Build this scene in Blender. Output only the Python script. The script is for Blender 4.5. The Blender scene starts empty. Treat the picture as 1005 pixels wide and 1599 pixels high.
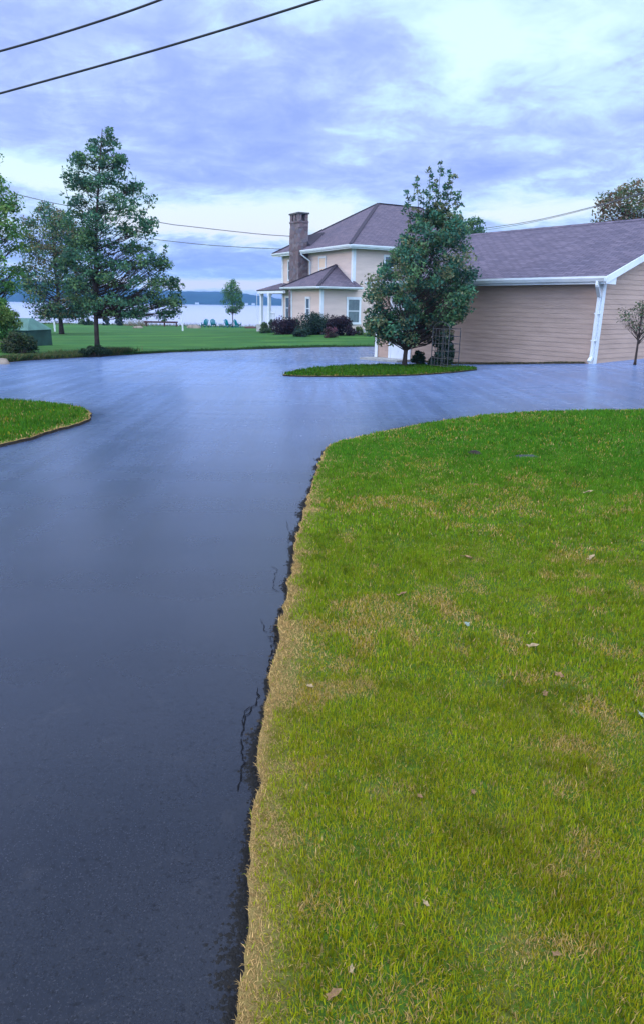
import bpy, math, random
import numpy as np
from mathutils import Vector, Matrix
from mathutils.geometry import delaunay_2d_cdt
S = bpy.context.scene
C = S.collection
R = math.radians
random.seed(7); rng = np.random.default_rng(7)

# ------------------------------------------------------------------ camera
F_PX, CX, CY = 1040.0, 502.5, 799.5
cam = bpy.data.objects.new('camera', bpy.data.cameras.new('camera')); C.objects.link(cam)
S.camera = cam
cam.data.sensor_fit = 'VERTICAL'; cam.data.sensor_height = 36; cam.data.lens = 36 * F_PX / 1599
cam.data.clip_start = 0.05; cam.data.clip_end = 12000
CAMZ = 1.6
CM = Matrix.Rotation(R(-0.47), 3, 'Z') @ Matrix.Rotation(R(90 - 17.33), 3, 'X') @ Matrix.Rotation(0.015, 3, 'Z')
cam.matrix_world = Matrix.Translation((0, 0, CAMZ)) @ CM.to_4x4()
S.render.resolution_x = 643; S.render.resolution_y = 1024

# ------------------------------------------------------------------ exposure
S.view_settings.view_transform = 'Standard'; S.view_settings.look = 'None'
S.view_settings.exposure = 0.30; S.view_settings.gamma = 1

# ------------------------------------------------------------------ sky
SUN_EL, SUN_AZ = 14.0, -80.0        # azimuth from +Y towards +X
w = bpy.data.worlds.new('World'); S.world = w; w.use_nodes = True
NT = w.node_tree; NT.nodes.clear()

def nn(nt, t, **k):
    n = nt.nodes.new(t)
    for a, b in k.items():
        setattr(n, a, b)
    return n

def math_n(nt, op, a, b=None, c=None, clamp=False):
    n = nn(nt, 'ShaderNodeMath', operation=op, use_clamp=clamp)
    for i, v in enumerate((a, b, c)):
        if v is None: continue
        if isinstance(v, (int, float)): n.inputs[i].default_value = v
        else: nt.links.new(v, n.inputs[i])
    return n.outputs[0]

def mix_n(nt, f, a, b, blend='MIX'):
    n = nn(nt, 'ShaderNodeMix', data_type='RGBA', blend_type=blend)
    for s, v in ((0, f), (6, a), (7, b)):
        if isinstance(v, (int, float)): n.inputs[s].default_value = v
        elif isinstance(v, tuple): n.inputs[s].default_value = (*v[:3], 1)
        else: nt.links.new(v, n.inputs[s])
    return n.outputs[2]

def noise_n(nt, vec, scale, detail=4, rough=0.55, dist=0.0):
    n = nn(nt, 'ShaderNodeTexNoise')
    n.inputs['Scale'].default_value = scale; n.inputs['Detail'].default_value = detail
    n.inputs['Roughness'].default_value = rough; n.inputs['Distortion'].default_value = dist
    if vec is not None: nt.links.new(vec, n.inputs['Vector'])
    return n.outputs['Fac']

def range_n(nt, v, a, b, c=0.0, d=1.0, smooth=True):
    n = nn(nt, 'ShaderNodeMapRange')
    n.interpolation_type = 'SMOOTHSTEP' if smooth else 'LINEAR'
    nt.links.new(v, n.inputs[0])
    for i, x in enumerate((a, b, c, d)): n.inputs[i + 1].default_value = x
    return n.outputs[0]

def map_n(nt, vec, scale=(1, 1, 1), loc=(0, 0, 0), rot=(0, 0, 0)):
    n = nn(nt, 'ShaderNodeMapping')
    nt.links.new(vec, n.inputs[0])
    n.inputs[1].default_value = loc; n.inputs[2].default_value = rot; n.inputs[3].default_value = scale
    return n.outputs[0]

tc = nn(NT, 'ShaderNodeTexCoord'); sep = nn(NT, 'ShaderNodeSeparateXYZ')
NT.links.new(tc.outputs['Generated'], sep.inputs[0])
dx, dy, dz = sep.outputs
az = math_n(NT, 'ARCTAN2', dx, dy)
el = math_n(NT, 'ARCSINE', dz)
den = math_n(NT, 'ADD', math_n(NT, 'MAXIMUM', dz, 0.0), 0.20)
comb = nn(NT, 'ShaderNodeCombineXYZ')
NT.links.new(math_n(NT, 'DIVIDE', dx, den), comb.inputs[0])
NT.links.new(math_n(NT, 'DIVIDE', dy, den), comb.inputs[1])
P = comb.outputs[0]
big = noise_n(NT, map_n(NT, P, (0.55, 0.42, 1), (3.1, 0.4, 0)), 1.0, 3, 0.5, 0.3)
mid = noise_n(NT, map_n(NT, P, (1.0, 0.75, 1), (1.7, 8.3, 0), (0, 0, 0.5)), 2.1, 8, 0.6, 0.35)
fine = noise_n(NT, map_n(NT, P, (1, 1.25, 1), (7.7, 2.2, 0), (0, 0, -0.4)), 5.2, 8, 0.65, 0.4)
cl = math_n(NT, 'ADD', math_n(NT, 'MULTIPLY', big, 0.38), math_n(NT, 'MULTIPLY', mid, 0.58))
cl = math_n(NT, 'ADD', cl, math_n(NT, 'MULTIPLY', fine, 0.50))
cl = math_n(NT, 'SUBTRACT', cl, 0.215)
warp = math_n(NT, 'SUBTRACT', mid, 0.5)
def blob(px, py, sx, sy, k):
    """a cloud break at the sky direction (azimuth, elevation), its outline broken up by the cloud noise"""
    a0 = (px - 498) / 1089.0; e0 = (475 - py) / 1140.0
    u = math_n(NT, 'DIVIDE', math_n(NT, 'SUBTRACT', math_n(NT, 'ADD', az, math_n(NT, 'MULTIPLY', warp, sx * 0.0018)), a0), sx / 1089.0)
    v = math_n(NT, 'DIVIDE', math_n(NT, 'SUBTRACT', math_n(NT, 'ADD', el, math_n(NT, 'MULTIPLY', warp, sy * 0.003)), e0), sy / 1140.0)
    q = math_n(NT, 'ADD', math_n(NT, 'MULTIPLY', u, u), math_n(NT, 'MULTIPLY', v, v))
    return math_n(NT, 'MULTIPLY', math_n(NT, 'EXPONENT', math_n(NT, 'MULTIPLY', q, -1.0)), k)
acc = None
for bb in ((720, 105, 110, 45, 0.15), (560, 40, 200, 40, 0.09), (360, 120, 45, 35, 0.08), (880, 60, 120, 60, 0.04),
           (350, 350, 140, 27, 0.40), (820, 338, 120, 20, 0.26), (95, 300, 90, 18, 0.36), (480, 340, 80, 26, 0.32),
           (380, 448, 260, 8, 0.34), (90, 60, 60, 20, 0.05),
           (200, 240, 190, 50, -0.09), (480, 210, 120, 30, -0.07), (620, 290, 200, 22, -0.06), (330, 410, 220, 22, -0.10),
           (930, 210, 120, 30, -0.07), (150, 100, 140, 40, -0.03)):
    b_ = blob(*bb)
    acc = b_ if acc is None else math_n(NT, 'ADD', acc, b_)
tone = math_n(NT, 'ADD', cl, acc)
ramp = nn(NT, 'ShaderNodeValToRGB'); NT.links.new(tone, ramp.inputs[0])
cr = ramp.color_ramp
stops = [(0.33, (0.31, 0.41, 0.84)), (0.43, (0.38, 0.49, 0.90)), (0.51, (0.47, 0.60, 0.95)), (0.59, (0.58, 0.80, 1.0)), (0.72, (0.74, 0.99, 1.03))]
while len(cr.elements) < len(stops): cr.elements.new(0.5)
for e, (p, c) in zip(cr.elements, stops): e.position = p; e.color = (*c, 1)
# towards the horizon the breaks turn cream
lowf = range_n(NT, el, 0.04, 0.20, 1.0, 0.0)
brf = range_n(NT, tone, 0.52, 0.75, 0.0, 1.0)
skyc = mix_n(NT, math_n(NT, 'MULTIPLY', math_n(NT, 'MULTIPLY', lowf, brf), 0.95), ramp.outputs[0], (1.02, 0.95, 0.98))
# the cloud sheet overhead is brighter and more neutral than at the horizon
up = range_n(NT, el, 0.34, 0.95, 0.0, 1.0)
skyc = mix_n(NT, up, skyc, (0.92, 1.06, 1.24))
# unseen sky shaped for lighting: dimmed and bluer high ahead, brightened overhead and behind camera
back = range_n(NT, dy, 0.50, -0.05, 0.0, 1.0)
ahead = math_n(NT, 'MULTIPLY', range_n(NT, el, 0.28, 0.55, 0.0, 1.0), range_n(NT, dy, 0.15, 0.50, 0.0, 1.0))
skyc = mix_n(NT, math_n(NT, 'MULTIPLY', ahead, 0.75), skyc, (0.48, 0.66, 1.25))
hi = math_n(NT, 'MULTIPLY', range_n(NT, el, 0.45, 0.85, 0.0, 1.0), range_n(NT, dy, 0.20, 0.50, 0.0, 1.0))
gain = math_n(NT, 'SUBTRACT', math_n(NT, 'ADD', 1.0, math_n(NT, 'MULTIPLY', back, 1.7)), math_n(NT, 'MULTIPLY', hi, 0.72))
nish = nn(NT, 'ShaderNodeTexSky', sky_type='NISHITA', sun_disc=False)
nish.sun_elevation = R(SUN_EL); nish.sun_rotation = R(SUN_AZ)
bg1 = nn(NT, 'ShaderNodeBackground'); NT.links.new(nish.outputs[0], bg1.inputs[0]); bg1.inputs[1].default_value = 0.06
bg2 = nn(NT, 'ShaderNodeBackground'); NT.links.new(skyc, bg2.inputs[0]); NT.links.new(gain, bg2.inputs[1])
ms = nn(NT, 'ShaderNodeMixShader'); ms.inputs[0].default_value = 0.92
NT.links.new(bg1.outputs[0], ms.inputs[1]); NT.links.new(bg2.outputs[0], ms.inputs[2])
wo = nn(NT, 'ShaderNodeOutputWorld'); NT.links.new(ms.outputs[0], wo.inputs[0])

# ------------------------------------------------------------------ sun (low, through cloud)
sun = bpy.data.objects.new('sun', bpy.data.lights.new('sun', 'SUN')); C.objects.link(sun)
sun.data.energy = 0.9; sun.data.angle = R(14); sun.data.color = (1.0, 0.80, 0.58)
sd = Vector((math.sin(R(SUN_AZ)) * math.cos(R(SUN_EL)), math.cos(R(SUN_AZ)) * math.cos(R(SUN_EL)), math.sin(R(SUN_EL))))
sun.rotation_euler = sd.to_track_quat('Z', 'Y').to_euler()

# ================================================================== terrain height
CP = np.array([(-5, 0, 0), (-5, 8, 0), (0, 0, 0), (0, 5, 0), (0, 10, 0), (3, 3, 0), (3, 8, .02), (6, 10.5, .12), (7.5, 18.4, .17),
    (4.6, 22, -.22), (2, 24.6, -.32), (-2, 17, -.1), (2, 31, -.3), (2, 43, -.13), (-2.5, 50, -.35), (9, 46, 0), (-7, 23.5, -.2),
    (-10, 40, -.5), (-10, 60, -.85), (-10, 90, -1.43), (-28, 90, -1.43), (10, 90, -1.35), (-30, 40, -.6), (18, 22, .5),
    (20, 50, .3), (-20, 10, .05), (-20, -10, .1), (20, -10, .4), (30, 90, -1.1), (-60, 60, -.85), (-60, 0, .2), (50, 30, .8), (4.5, 15, .02)], float)
def _tps(r): return np.where(r > 1e-9, r * r * np.log(np.maximum(r, 1e-9)), 0.0)
_n = len(CP)
_A = np.zeros((_n + 3, _n + 3)); _d = np.hypot(CP[:, None, 0] - CP[None, :, 0], CP[:, None, 1] - CP[None, :, 1])
_A[:_n, :_n] = _tps(_d) + np.eye(_n) * 2.0; _A[:_n, _n] = 1; _A[:_n, _n+1:] = CP[:, :2]; _A[_n, :_n] = 1; _A[_n+1:, :_n] = CP[:, :2].T
_W = np.linalg.solve(_A, np.r_[CP[:, 2], 0, 0, 0])
SHORE = 96.0
def terr(x, y):
    x = np.atleast_1d(np.asarray(x, float)); y = np.atleast_1d(np.asarray(y, float))
    xc = np.clip(x, -60, 50); yc = np.clip(y, -30, 92)
    r = np.hypot(xc[:, None] - CP[None, :, 0], yc[:, None] - CP[None, :, 1])
    z = _tps(r) @ _W[:_n] + _W[_n] + _W[_n+1] * xc + _W[_n+2] * yc
    sh = SHORE + 1.2 * np.sin(x * .11) + .5 * np.sin(x * .37 + 1)
    t = np.clip((y - sh) / 14.0, 0, 1)
    return z * (1 - t) + (-7.0) * t
def tz(x, y): return float(terr(x, y)[0])

def ray(px, py): return CM @ Vector(((px - CX) / F_PX, -(py - CY) / F_PX, -1.0))
def G(px, py, off=0.0):
    d = ray(px, py); t = (CAMZ) / max(-d.z, 1e-4)
    t = min(t, 120 / max(d.y, .05))
    for _ in range(40):
        z = tz(d.x * t, d.y * t) + off
        tn = (CAMZ - z) / max(-d.z, 1e-4)
        t = t + 0.6 * (tn - t)
    return Vector((d.x * t, d.y * t, tz(d.x * t, d.y * t)))
def AT(px, py, Y):
    d = ray(px, py); t = Y / d.y
    return Vector((d.x * t, Y, CAMZ + d.z * t))

# ================================================================== materials
MATS = {}
def mat(name, col, rough=0.7, spec=0.5, bump=0.0, bscale=20, var=0.0, vscale=3, metal=0.0, col2=None, stretch=(1, 1, 1)):
    m = bpy.data.materials.new(name); m.use_nodes = True; nt = m.node_tree
    b = nt.nodes['Principled BSDF']; b.inputs['Roughness'].default_value = rough; b.inputs['Specular IOR Level'].default_value = spec
    b.inputs['Metallic'].default_value = metal
    t = nn(nt, 'ShaderNodeTexCoord'); v = map_n(nt, t.outputs['Object'], stretch)
    c2 = col2 or tuple(min(1, x * (1 - var)) for x in col)
    n1 = noise_n(nt, v, vscale, 6, 0.6)
    nt.links.new(mix_n(nt, range_n(nt, n1, .35, .65), c2, col), b.inputs['Base Color'])
    if bump:
        bn = nn(nt, 'ShaderNodeBump'); bn.inputs['Strength'].default_value = bump; bn.inputs['Distance'].default_value = 0.02
        nt.links.new(noise_n(nt, v, bscale, 5), bn.inputs['Height']); nt.links.new(bn.outputs[0], b.inputs['Normal'])
    MATS[name] = m; return m

def leafmat(name, trans=0.35, rough=0.6, spec=.12):
    m = bpy.data.materials.new(name); m.use_nodes = True; nt = m.node_tree; nt.nodes.remove(nt.nodes['Principled BSDF'])
    at = nn(nt, 'ShaderNodeAttribute', attribute_name='Col')
    d = nn(nt, 'ShaderNodeBsdfDiffuse'); t = nn(nt, 'ShaderNodeBsdfTranslucent'); g = nn(nt, 'ShaderNodeBsdfGlossy')
    g.inputs['Roughness'].default_value = rough; g.inputs['Color'].default_value = (.8, .8, .8, 1)
    nt.links.new(at.outputs[0], d.inputs[0]); nt.links.new(at.outputs[0], t.inputs[0])
    a = nn(nt, 'ShaderNodeMixShader'); a.inputs[0].default_value = trans
    nt.links.new(d.outputs[0], a.inputs[1]); nt.links.new(t.outputs[0], a.inputs[2])
    b = nn(nt, 'ShaderNodeMixShader'); b.inputs[0].default_value = spec * .5
    nt.links.new(a.outputs[0], b.inputs[1]); nt.links.new(g.outputs[0], b.inputs[2])
    nt.links.new(b.outputs[0], nt.nodes['Material Output'].inputs[0])
    return m
LEAF = leafmat('leaf', .35, .7, .05); BLADE = leafmat('grass_blade', .45, .7, .01)
BARK = mat('bark', (.075, .055, .05), .9, .2, .6, 30, .5, 12, stretch=(1, 1, .3))
WHITE = mat('white_trim', (.70, .74, .80), .5, .4, 0, 20, .1, 2)
SIDING_G = mat('garage_siding', (.46, .325, .27), .75, .3, .1, 60, .16, 2.2, stretch=(.4, .4, 3))
SIDING_H = mat('house_siding', (.66, .52, .47), .75, .3, .1, 60, .1, 1.5, stretch=(.4, .4, 3))
CONC = mat('concrete', (.42, .42, .43), .85, .3, .3, 40, .25, 6)
GLASS = mat('window_glass', (.05, .08, .10), .06, .8)
SCREEN = mat('window_shade', (.12, .17, .19), .35, .6, .2, 30, .3, 4)
DARK = mat('dark_metal', (.03, .032, .038), .5, .5)
CABLE = mat('cable', (.02, .02, .025), .6, .4)
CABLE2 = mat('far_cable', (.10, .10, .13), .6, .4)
TEAL = mat('teal_plastic', (.0, .13, .15), .9, .05)
REDWOOD = mat('red_wood', (.09, .035, .035), .8, .3, .3, 30, .4, 5)
ROCK = mat('stone', (.30, .24, .20), .9, .3, .6, 12, .5, 3)
TARP = mat('green_roof', (.10, .22, .19), .6, .4, .2, 8, .3, 1.5)
TARPD = mat('green_wall', (.025, .07, .06), .7, .3, .2, 8, .4, 1.5)
POLE = mat('white_pole', (.62, .64, .68), .5, .4)
DOORW = mat('white_door', (.66, .70, .78), .45, .5)
SOFFIT = mat('soffit', (.36, .38, .34), .7, .3)
DRYLEAF = mat('dry_leaf', (.30, .17, .085), .8, .2, .3, 60, .5, 40)
PALELEAF = mat('pale_leaf', (.40, .28, .16), .8, .2, .3, 60, .3, 40)
GREYLEAF = mat('grey_leaf', (.30, .36, .30), .8, .2, .3, 60, .3, 40)
PANE_REFL = mat('painted_reflection', (.75, .55, .42), .7)  # warm reflection in a window pane, put in as flat colour
BRICKRED = mat('red_threshold', (.20, .07, .07), .8)

def shingle(name, c1, c2):
    m = bpy.data.materials.new(name); m.use_nodes = True; nt = m.node_tree; b = nt.nodes['Principled BSDF']
    b.inputs['Roughness'].default_value = .85; b.inputs['Specular IOR Level'].default_value = .3
    uv = nn(nt, 'ShaderNodeUVMap')
    br = nn(nt, 'ShaderNodeTexBrick'); nt.links.new(uv.outputs[0], br.inputs[0])
    br.inputs['Color1'].default_value = (*c1, 1); br.inputs['Color2'].default_value = (*c2, 1)
    br.inputs['Mortar'].default_value = tuple(x * .45 for x in c2) + (1,)
    br.inputs['Scale'].default_value = 1; br.inputs['Mortar Size'].default_value = .012; br.inputs['Bias'].default_value = 0
    br.inputs['Brick Width'].default_value = .30; br.inputs['Row Height'].default_value = .145; br.inputs['Mortar Smooth'].default_value = .5
    n1 = noise_n(nt, uv.outputs[0], 1.1, 5, .6); n2 = noise_n(nt, uv.outputs[0], 9, 3, .7)
    c = mix_n(nt, 1.0, br.outputs[0], mix_n(nt, n1, (.72, .72, .75), (1.2, 1.2, 1.2)), 'MULTIPLY')
    c = mix_n(nt, 1.0, c, mix_n(nt, n2, (.6, .6, .62), (1.4, 1.4, 1.4)), 'MULTIPLY')
    nt.links.new(c, b.inputs['Base Color'])
    bp = nn(nt, 'ShaderNodeBump'); bp.inputs['Strength'].default_value = .6; bp.inputs['Distance'].default_value = .015
    nt.links.new(math_n(nt, 'SUBTRACT', n2, br.outputs['Fac']), bp.inputs['Height']); nt.links.new(bp.outputs[0], b.inputs['Normal'])
    return m
ROOF_G = shingle('garage_shingles', (.145, .118, .165), (.095, .08, .12))
ROOF_H = shingle('house_shingles', (.15, .115, .15), (.105, .085, .12))

def stone_mat():
    m = bpy.data.materials.new('chimney_stone'); m.use_nodes = True; nt = m.node_tree; b = nt.nodes['Principled BSDF']
    b.inputs['Roughness'].default_value = .9
    t = nn(nt, 'ShaderNodeTexCoord')
    v = nn(nt, 'ShaderNodeTexVoronoi'); v.inputs['Scale'].default_value = 4.2; nt.links.new(t.outputs['Object'], v.inputs[0])
    e = nn(nt, 'ShaderNodeTexVoronoi', feature='DISTANCE_TO_EDGE'); e.inputs['Scale'].default_value = 4.2; nt.links.new(t.outputs['Object'], e.inputs[0])
    rp = nn(nt, 'ShaderNodeValToRGB'); nt.links.new(v.outputs['Color'], rp.inputs[0])
    st = [(0, (.08, .06, .08)), (.35, (.16, .10, .11)), (.65, (.20, .16, .18)), (1, (.10, .09, .13))]
    while len(rp.color_ramp.elements) < 4: rp.color_ramp.elements.new(.5)
    for q, (p, c) in zip(rp.color_ramp.elements, st): q.position = p; q.color = (*c, 1)
    ed = range_n(nt, e.outputs['Distance'], .0, .06)
    nt.links.new(mix_n(nt, ed, (.12, .11, .11), rp.outputs[0]), b.inputs['Base Color'])
    bp = nn(nt, 'ShaderNodeBump'); bp.inputs['Strength'].default_value = .8; bp.inputs['Distance'].default_value = .03
    nt.links.new(ed, bp.inputs['Height']); nt.links.new(bp.outputs[0], b.inputs['Normal'])
    return m
CHIM = stone_mat()

def asphalt_mat():
    m = bpy.data.materials.new('asphalt'); m.use_nodes = True; nt = m.node_tree; b = nt.nodes['Principled BSDF']
    t = nn(nt, 'ShaderNodeTexCoord').outputs['Object']
    n1 = noise_n(nt, t, .55, 4, .55, .4); n2 = noise_n(nt, t, 160, 3, .7); n3 = noise_n(nt, t, 34, 4, .75)
    st = noise_n(nt, map_n(nt, t, (1.9, .10, 1), (0, 0, 0), (0, 0, R(-24))), 2.0, 5, .6)
    st2 = noise_n(nt, map_n(nt, t, (.10, 1.6, 1), (4, 0, 0), (0, 0, R(8))), 1.3, 4, .55)
    c = mix_n(nt, range_n(nt, n1, .35, .65), (.010, .012, .019), (.018, .019, .026))
    n4 = noise_n(nt, t, 105, 2, .6); n5 = noise_n(nt, t, 210, 2, .6)
    c = mix_n(nt, range_n(nt, n2, .52, .76), c, (.042, .042, .052))
    c = mix_n(nt, math_n(nt, 'MULTIPLY', range_n(nt, n4, .62, .72), .3), c, (.045, .045, .052)); c = mix_n(nt, range_n(nt, n5, .40, .34), c, (.003, .003, .004))
    n6 = noise_n(nt, t, 62, 3, .75); n7 = noise_n(nt, t, 5.5, 6, .7, .6)
    c = mix_n(nt, math_n(nt, 'MULTIPLY', range_n(nt, n6, .44, .34), .8), c, (.003, .003, .004))
    c = mix_n(nt, math_n(nt, 'MULTIPLY', range_n(nt, n7, .56, .72), .35), c, (.035, .034, .040))
    nt.links.new(c, b.inputs['Base Color'])
    rr = math_n(nt, 'ADD', math_n(nt, 'ADD', .13, math_n(nt, 'MULTIPLY', n7, .07)), math_n(nt, 'MULTIPLY', n1, .10))
    rr = math_n(nt, 'ADD', rr, math_n(nt, 'MULTIPLY', range_n(nt, st, .3, .8), .05))
    rr = math_n(nt, 'ADD', rr, math_n(nt, 'MULTIPLY', range_n(nt, st2, .35, .7), .06))
    nt.links.new(rr, b.inputs['Roughness'])
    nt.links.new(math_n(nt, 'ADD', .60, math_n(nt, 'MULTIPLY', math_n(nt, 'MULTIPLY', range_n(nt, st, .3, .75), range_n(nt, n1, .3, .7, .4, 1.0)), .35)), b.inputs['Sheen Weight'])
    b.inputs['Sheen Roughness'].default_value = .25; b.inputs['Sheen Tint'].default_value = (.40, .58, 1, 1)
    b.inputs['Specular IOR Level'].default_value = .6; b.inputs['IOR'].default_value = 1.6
    bp = nn(nt, 'ShaderNodeBump'); bp.inputs['Strength'].default_value = .13; bp.inputs['Distance'].default_value = .004
    nt.links.new(math_n(nt, 'ADD', math_n(nt, 'MULTIPLY', n2, .6), n6), bp.inputs['Height']); nt.links.new(bp.outputs[0], b.inputs['Normal'])
    return m
ASPH = asphalt_mat()

def turf_mat(name, g1, g2, dry, soil, use_attr=True, fine=60, thatch=.5):
    m = bpy.data.materials.new(name); m.use_nodes = True; nt = m.node_tree; b = nt.nodes['Principled BSDF']
    b.inputs['Roughness'].default_value = 1.0; b.inputs['Specular IOR Level'].default_value = .15
    t = nn(nt, 'ShaderNodeTexCoord').outputs['Object']
    n1 = noise_n(nt, t, .5, 5, .6); n2 = noise_n(nt, t, fine, 5, .7); n3 = noise_n(nt, t, 3.1, 5, .6)
    c = mix_n(nt, range_n(nt, n1, .35, .65), g1, g2)
    if not use_attr:
        ms_ = noise_n(nt, map_n(nt, t, (.12, 1.0, 1), (0, 0, 0), (0, 0, .12)), .9, 6, .65)
        c = mix_n(nt, 1.0, c, mix_n(nt, range_n(nt, ms_, .35, .65), (.66, .68, .66), (1.28, 1.22, 1.2)), 'MULTIPLY')
    c = mix_n(nt, math_n(nt, 'MULTIPLY', range_n(nt, n3, .5, .75), .6), c, dry)
    c = mix_n(nt, math_n(nt, 'MULTIPLY', range_n(nt, n2, .42, .62, 1, 0), thatch), c, soil)
    if use_attr:
        a = nn(nt, 'ShaderNodeAttribute', attribute_name='dry')
        c = mix_n(nt, math_n(nt, 'MULTIPLY', a.outputs['Fac'], .9), c, tuple(x * .8 for x in dry))
    nt.links.new(c, b.inputs['Base Color'])
    bp = nn(nt, 'ShaderNodeBump'); bp.inputs['Strength'].default_value = .7; bp.inputs['Distance'].default_value = .03
    nt.links.new(n2, bp.inputs['Height']); nt.links.new(bp.outputs[0], b.inputs['Normal'])
    return m
TURF = turf_mat('near_turf', (.06, .15, .015), (.10, .18, .015), (.36, .24, .09), (.04, .05, .015))
TURF_FAR = turf_mat('far_turf', (.030, .115, .028), (.055, .15, .03), (.09, .15, .05), (.02, .07, .02), False, 9, .35)
SOIL = mat('soil', (.045, .035, .028), .95, .2, .8, 40, .5, 15)
GROUND = turf_mat('ground_turf', (.05, .12, .03), (.08, .15, .04), (.18, .17, .08), (.03, .05, .02), False, 5, .3)

# ================================================================== object helpers
def tag(o, label=None, cat=None, group=None, kind=None):
    if label: o['label'] = label
    if cat: o['category'] = cat
    if group: o['group'] = group
    if kind: o['kind'] = kind
    return o
def thing(name, label, cat, loc=(0, 0, 0), rz=0.0, group=None):
    o = bpy.data.objects.new(name, None); C.objects.link(o); o.location = loc; o.rotation_euler = (0, 0, rz)
    o.empty_display_size = .2
    return tag(o, label, cat, group)
def copy_tree(o, parent=None):
    c = o.copy(); C.objects.link(c); c.parent = parent
    for ch in o.children: copy_tree(ch, c)
    return c

class MB:
    def __init__(s): s.v = []; s.f = []; s.uv = {}
    def poly(s, pts, uv=None):
        i = len(s.v); s.v += [tuple(p) for p in pts]
        if uv: s.uv[len(s.f)] = uv
        s.f.append(tuple(range(i, i + len(pts)))); return s
    def box(s, x0, x1, y0, y1, z0, z1):
        i = len(s.v)
        s.v += [(x, y, z) for x in (x0, x1) for y in (y0, y1) for z in (z0, z1)]
        s.f += [tuple(i + k for k in q) for q in ((0, 1, 3, 2), (4, 6, 7, 5), (0, 4, 5, 1), (2, 3, 7, 6), (0, 2, 6, 4), (1, 5, 7, 3))]
        return s
    def bar(s, a, b, wx, wy, up=(0, 0, 1)):
        a = Vector(a); b = Vector(b); d = (b - a).normalized(); u = Vector(up)
        if abs(d.dot(u)) > .95: u = Vector((0, 1, 0))
        sx = d.cross(u).normalized() * wx / 2; sy = sx.cross(d).normalized() * wy / 2; i = len(s.v)
        for p in (a, b):
            for k in (-1, 1):
                for l in (-1, 1): s.v.append(tuple(p + sx * k + sy * l))
        s.f += [tuple(i + k for k in q) for q in ((0, 1, 3, 2), (4, 6, 7, 5), (0, 4, 5, 1), (2, 3, 7, 6), (0, 2, 6, 4), (1, 5, 7, 3))]
        return s
    def tube(s, pts, radii, n=6, cap=True):
        pts = [Vector(p) for p in pts]; i0 = len(s.v); K = len(pts)
        if not hasattr(radii, '__len__'): radii = [radii] * K
        ref = Vector((.31, .95, .05))
        for k, p in enumerate(pts):
            d = (pts[min(k + 1, K - 1)] - pts[max(k - 1, 0)]).normalized()
            a = d.cross(ref)
            if a.length < .1: a = d.cross(Vector((1, 0, .2)))
            a.normalize(); b = d.cross(a)
            for j in range(n):
                t = 2 * math.pi * j / n
                s.v.append(tuple(p + (a * math.cos(t) + b * math.sin(t)) * radii[k]))
        for k in range(K - 1):
            for j in range(n):
                a = i0 + k * n + j; b = i0 + k * n + (j + 1) % n
                s.f.append((a, b, b + n, a + n))
        if cap:
            s.f.append(tuple(i0 + j for j in range(n))[::-1]); s.f.append(tuple(i0 + (K - 1) * n + j for j in range(n)))
        return s
    def build(s, name, m, parent=None, smooth=False):
        me = bpy.data.meshes.new(name); me.from_pydata(s.v, [], s.f)
        if s.uv:
            ul = me.uv_layers.new(name='UVMap')
            for fi, uvs in s.uv.items():
                for li, u in zip(me.polygons[fi].loop_indices, uvs): ul.data[li].uv = u
        me.materials.append(m); me.validate(); me.update()
        if smooth: me.polygons.foreach_set('use_smooth', [True] * len(me.polygons))
        o = bpy.data.objects.new(name, me); C.objects.link(o); o.parent = parent
        return o

def np_mesh(name, V, Fq, m, col=None, parent=None, smooth=False, extra=None):
    """V (n,3); Fq (k,3|4) ints; col (n,3)"""
    me = bpy.data.meshes.new(name); k = Fq.shape[1]
    me.vertices.add(len(V)); me.vertices.foreach_set('co', np.ascontiguousarray(V, np.float32).ravel())
    me.loops.add(Fq.size); me.loops.foreach_set('vertex_index', np.ascontiguousarray(Fq, np.int32).ravel())
    me.polygons.add(len(Fq)); me.polygons.foreach_set('loop_start', np.arange(0, Fq.size, k, dtype=np.int32))
    me.polygons.foreach_set('loop_total', np.full(len(Fq), k, np.int32))
    if smooth: me.polygons.foreach_set('use_smooth', np.ones(len(Fq), bool))
    if col is not None:
        a = me.color_attributes.new('Col', 'FLOAT_COLOR', 'POINT')
        a.data.foreach_set('color', np.c_[col, np.ones(len(col))].astype(np.float32).ravel())
    if extra:
        for nme, arr in extra.items():
            a = me.attributes.new(nme, 'FLOAT', 'POINT'); a.data.foreach_set('value', arr.astype(np.float32))
    me.materials.append(m); me.update(calc_edges=True); me.validate()
    o = bpy.data.objects.new(name, me); C.objects.link(o); o.parent = parent
    return o

def vnoise(x, y, s, seed=0):
    """cheap smooth value noise in 2-D"""
    r = np.random.default_rng(seed); T = r.random((64, 64))
    x = np.asarray(x) * s + 1000; y = np.asarray(y) * s + 1000
    xi = np.floor(x).astype(int); yi = np.floor(y).astype(int); fx = x - xi; fy = y - yi
    fx = fx * fx * (3 - 2 * fx); fy = fy * fy * (3 - 2 * fy)
    g = lambda a, b: T[a % 64, b % 64]
    return (g(xi, yi) * (1 - fx) + g(xi + 1, yi) * fx) * (1 - fy) + (g(xi, yi + 1) * (1 - fx) + g(xi + 1, yi + 1) * fx) * fy

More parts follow.
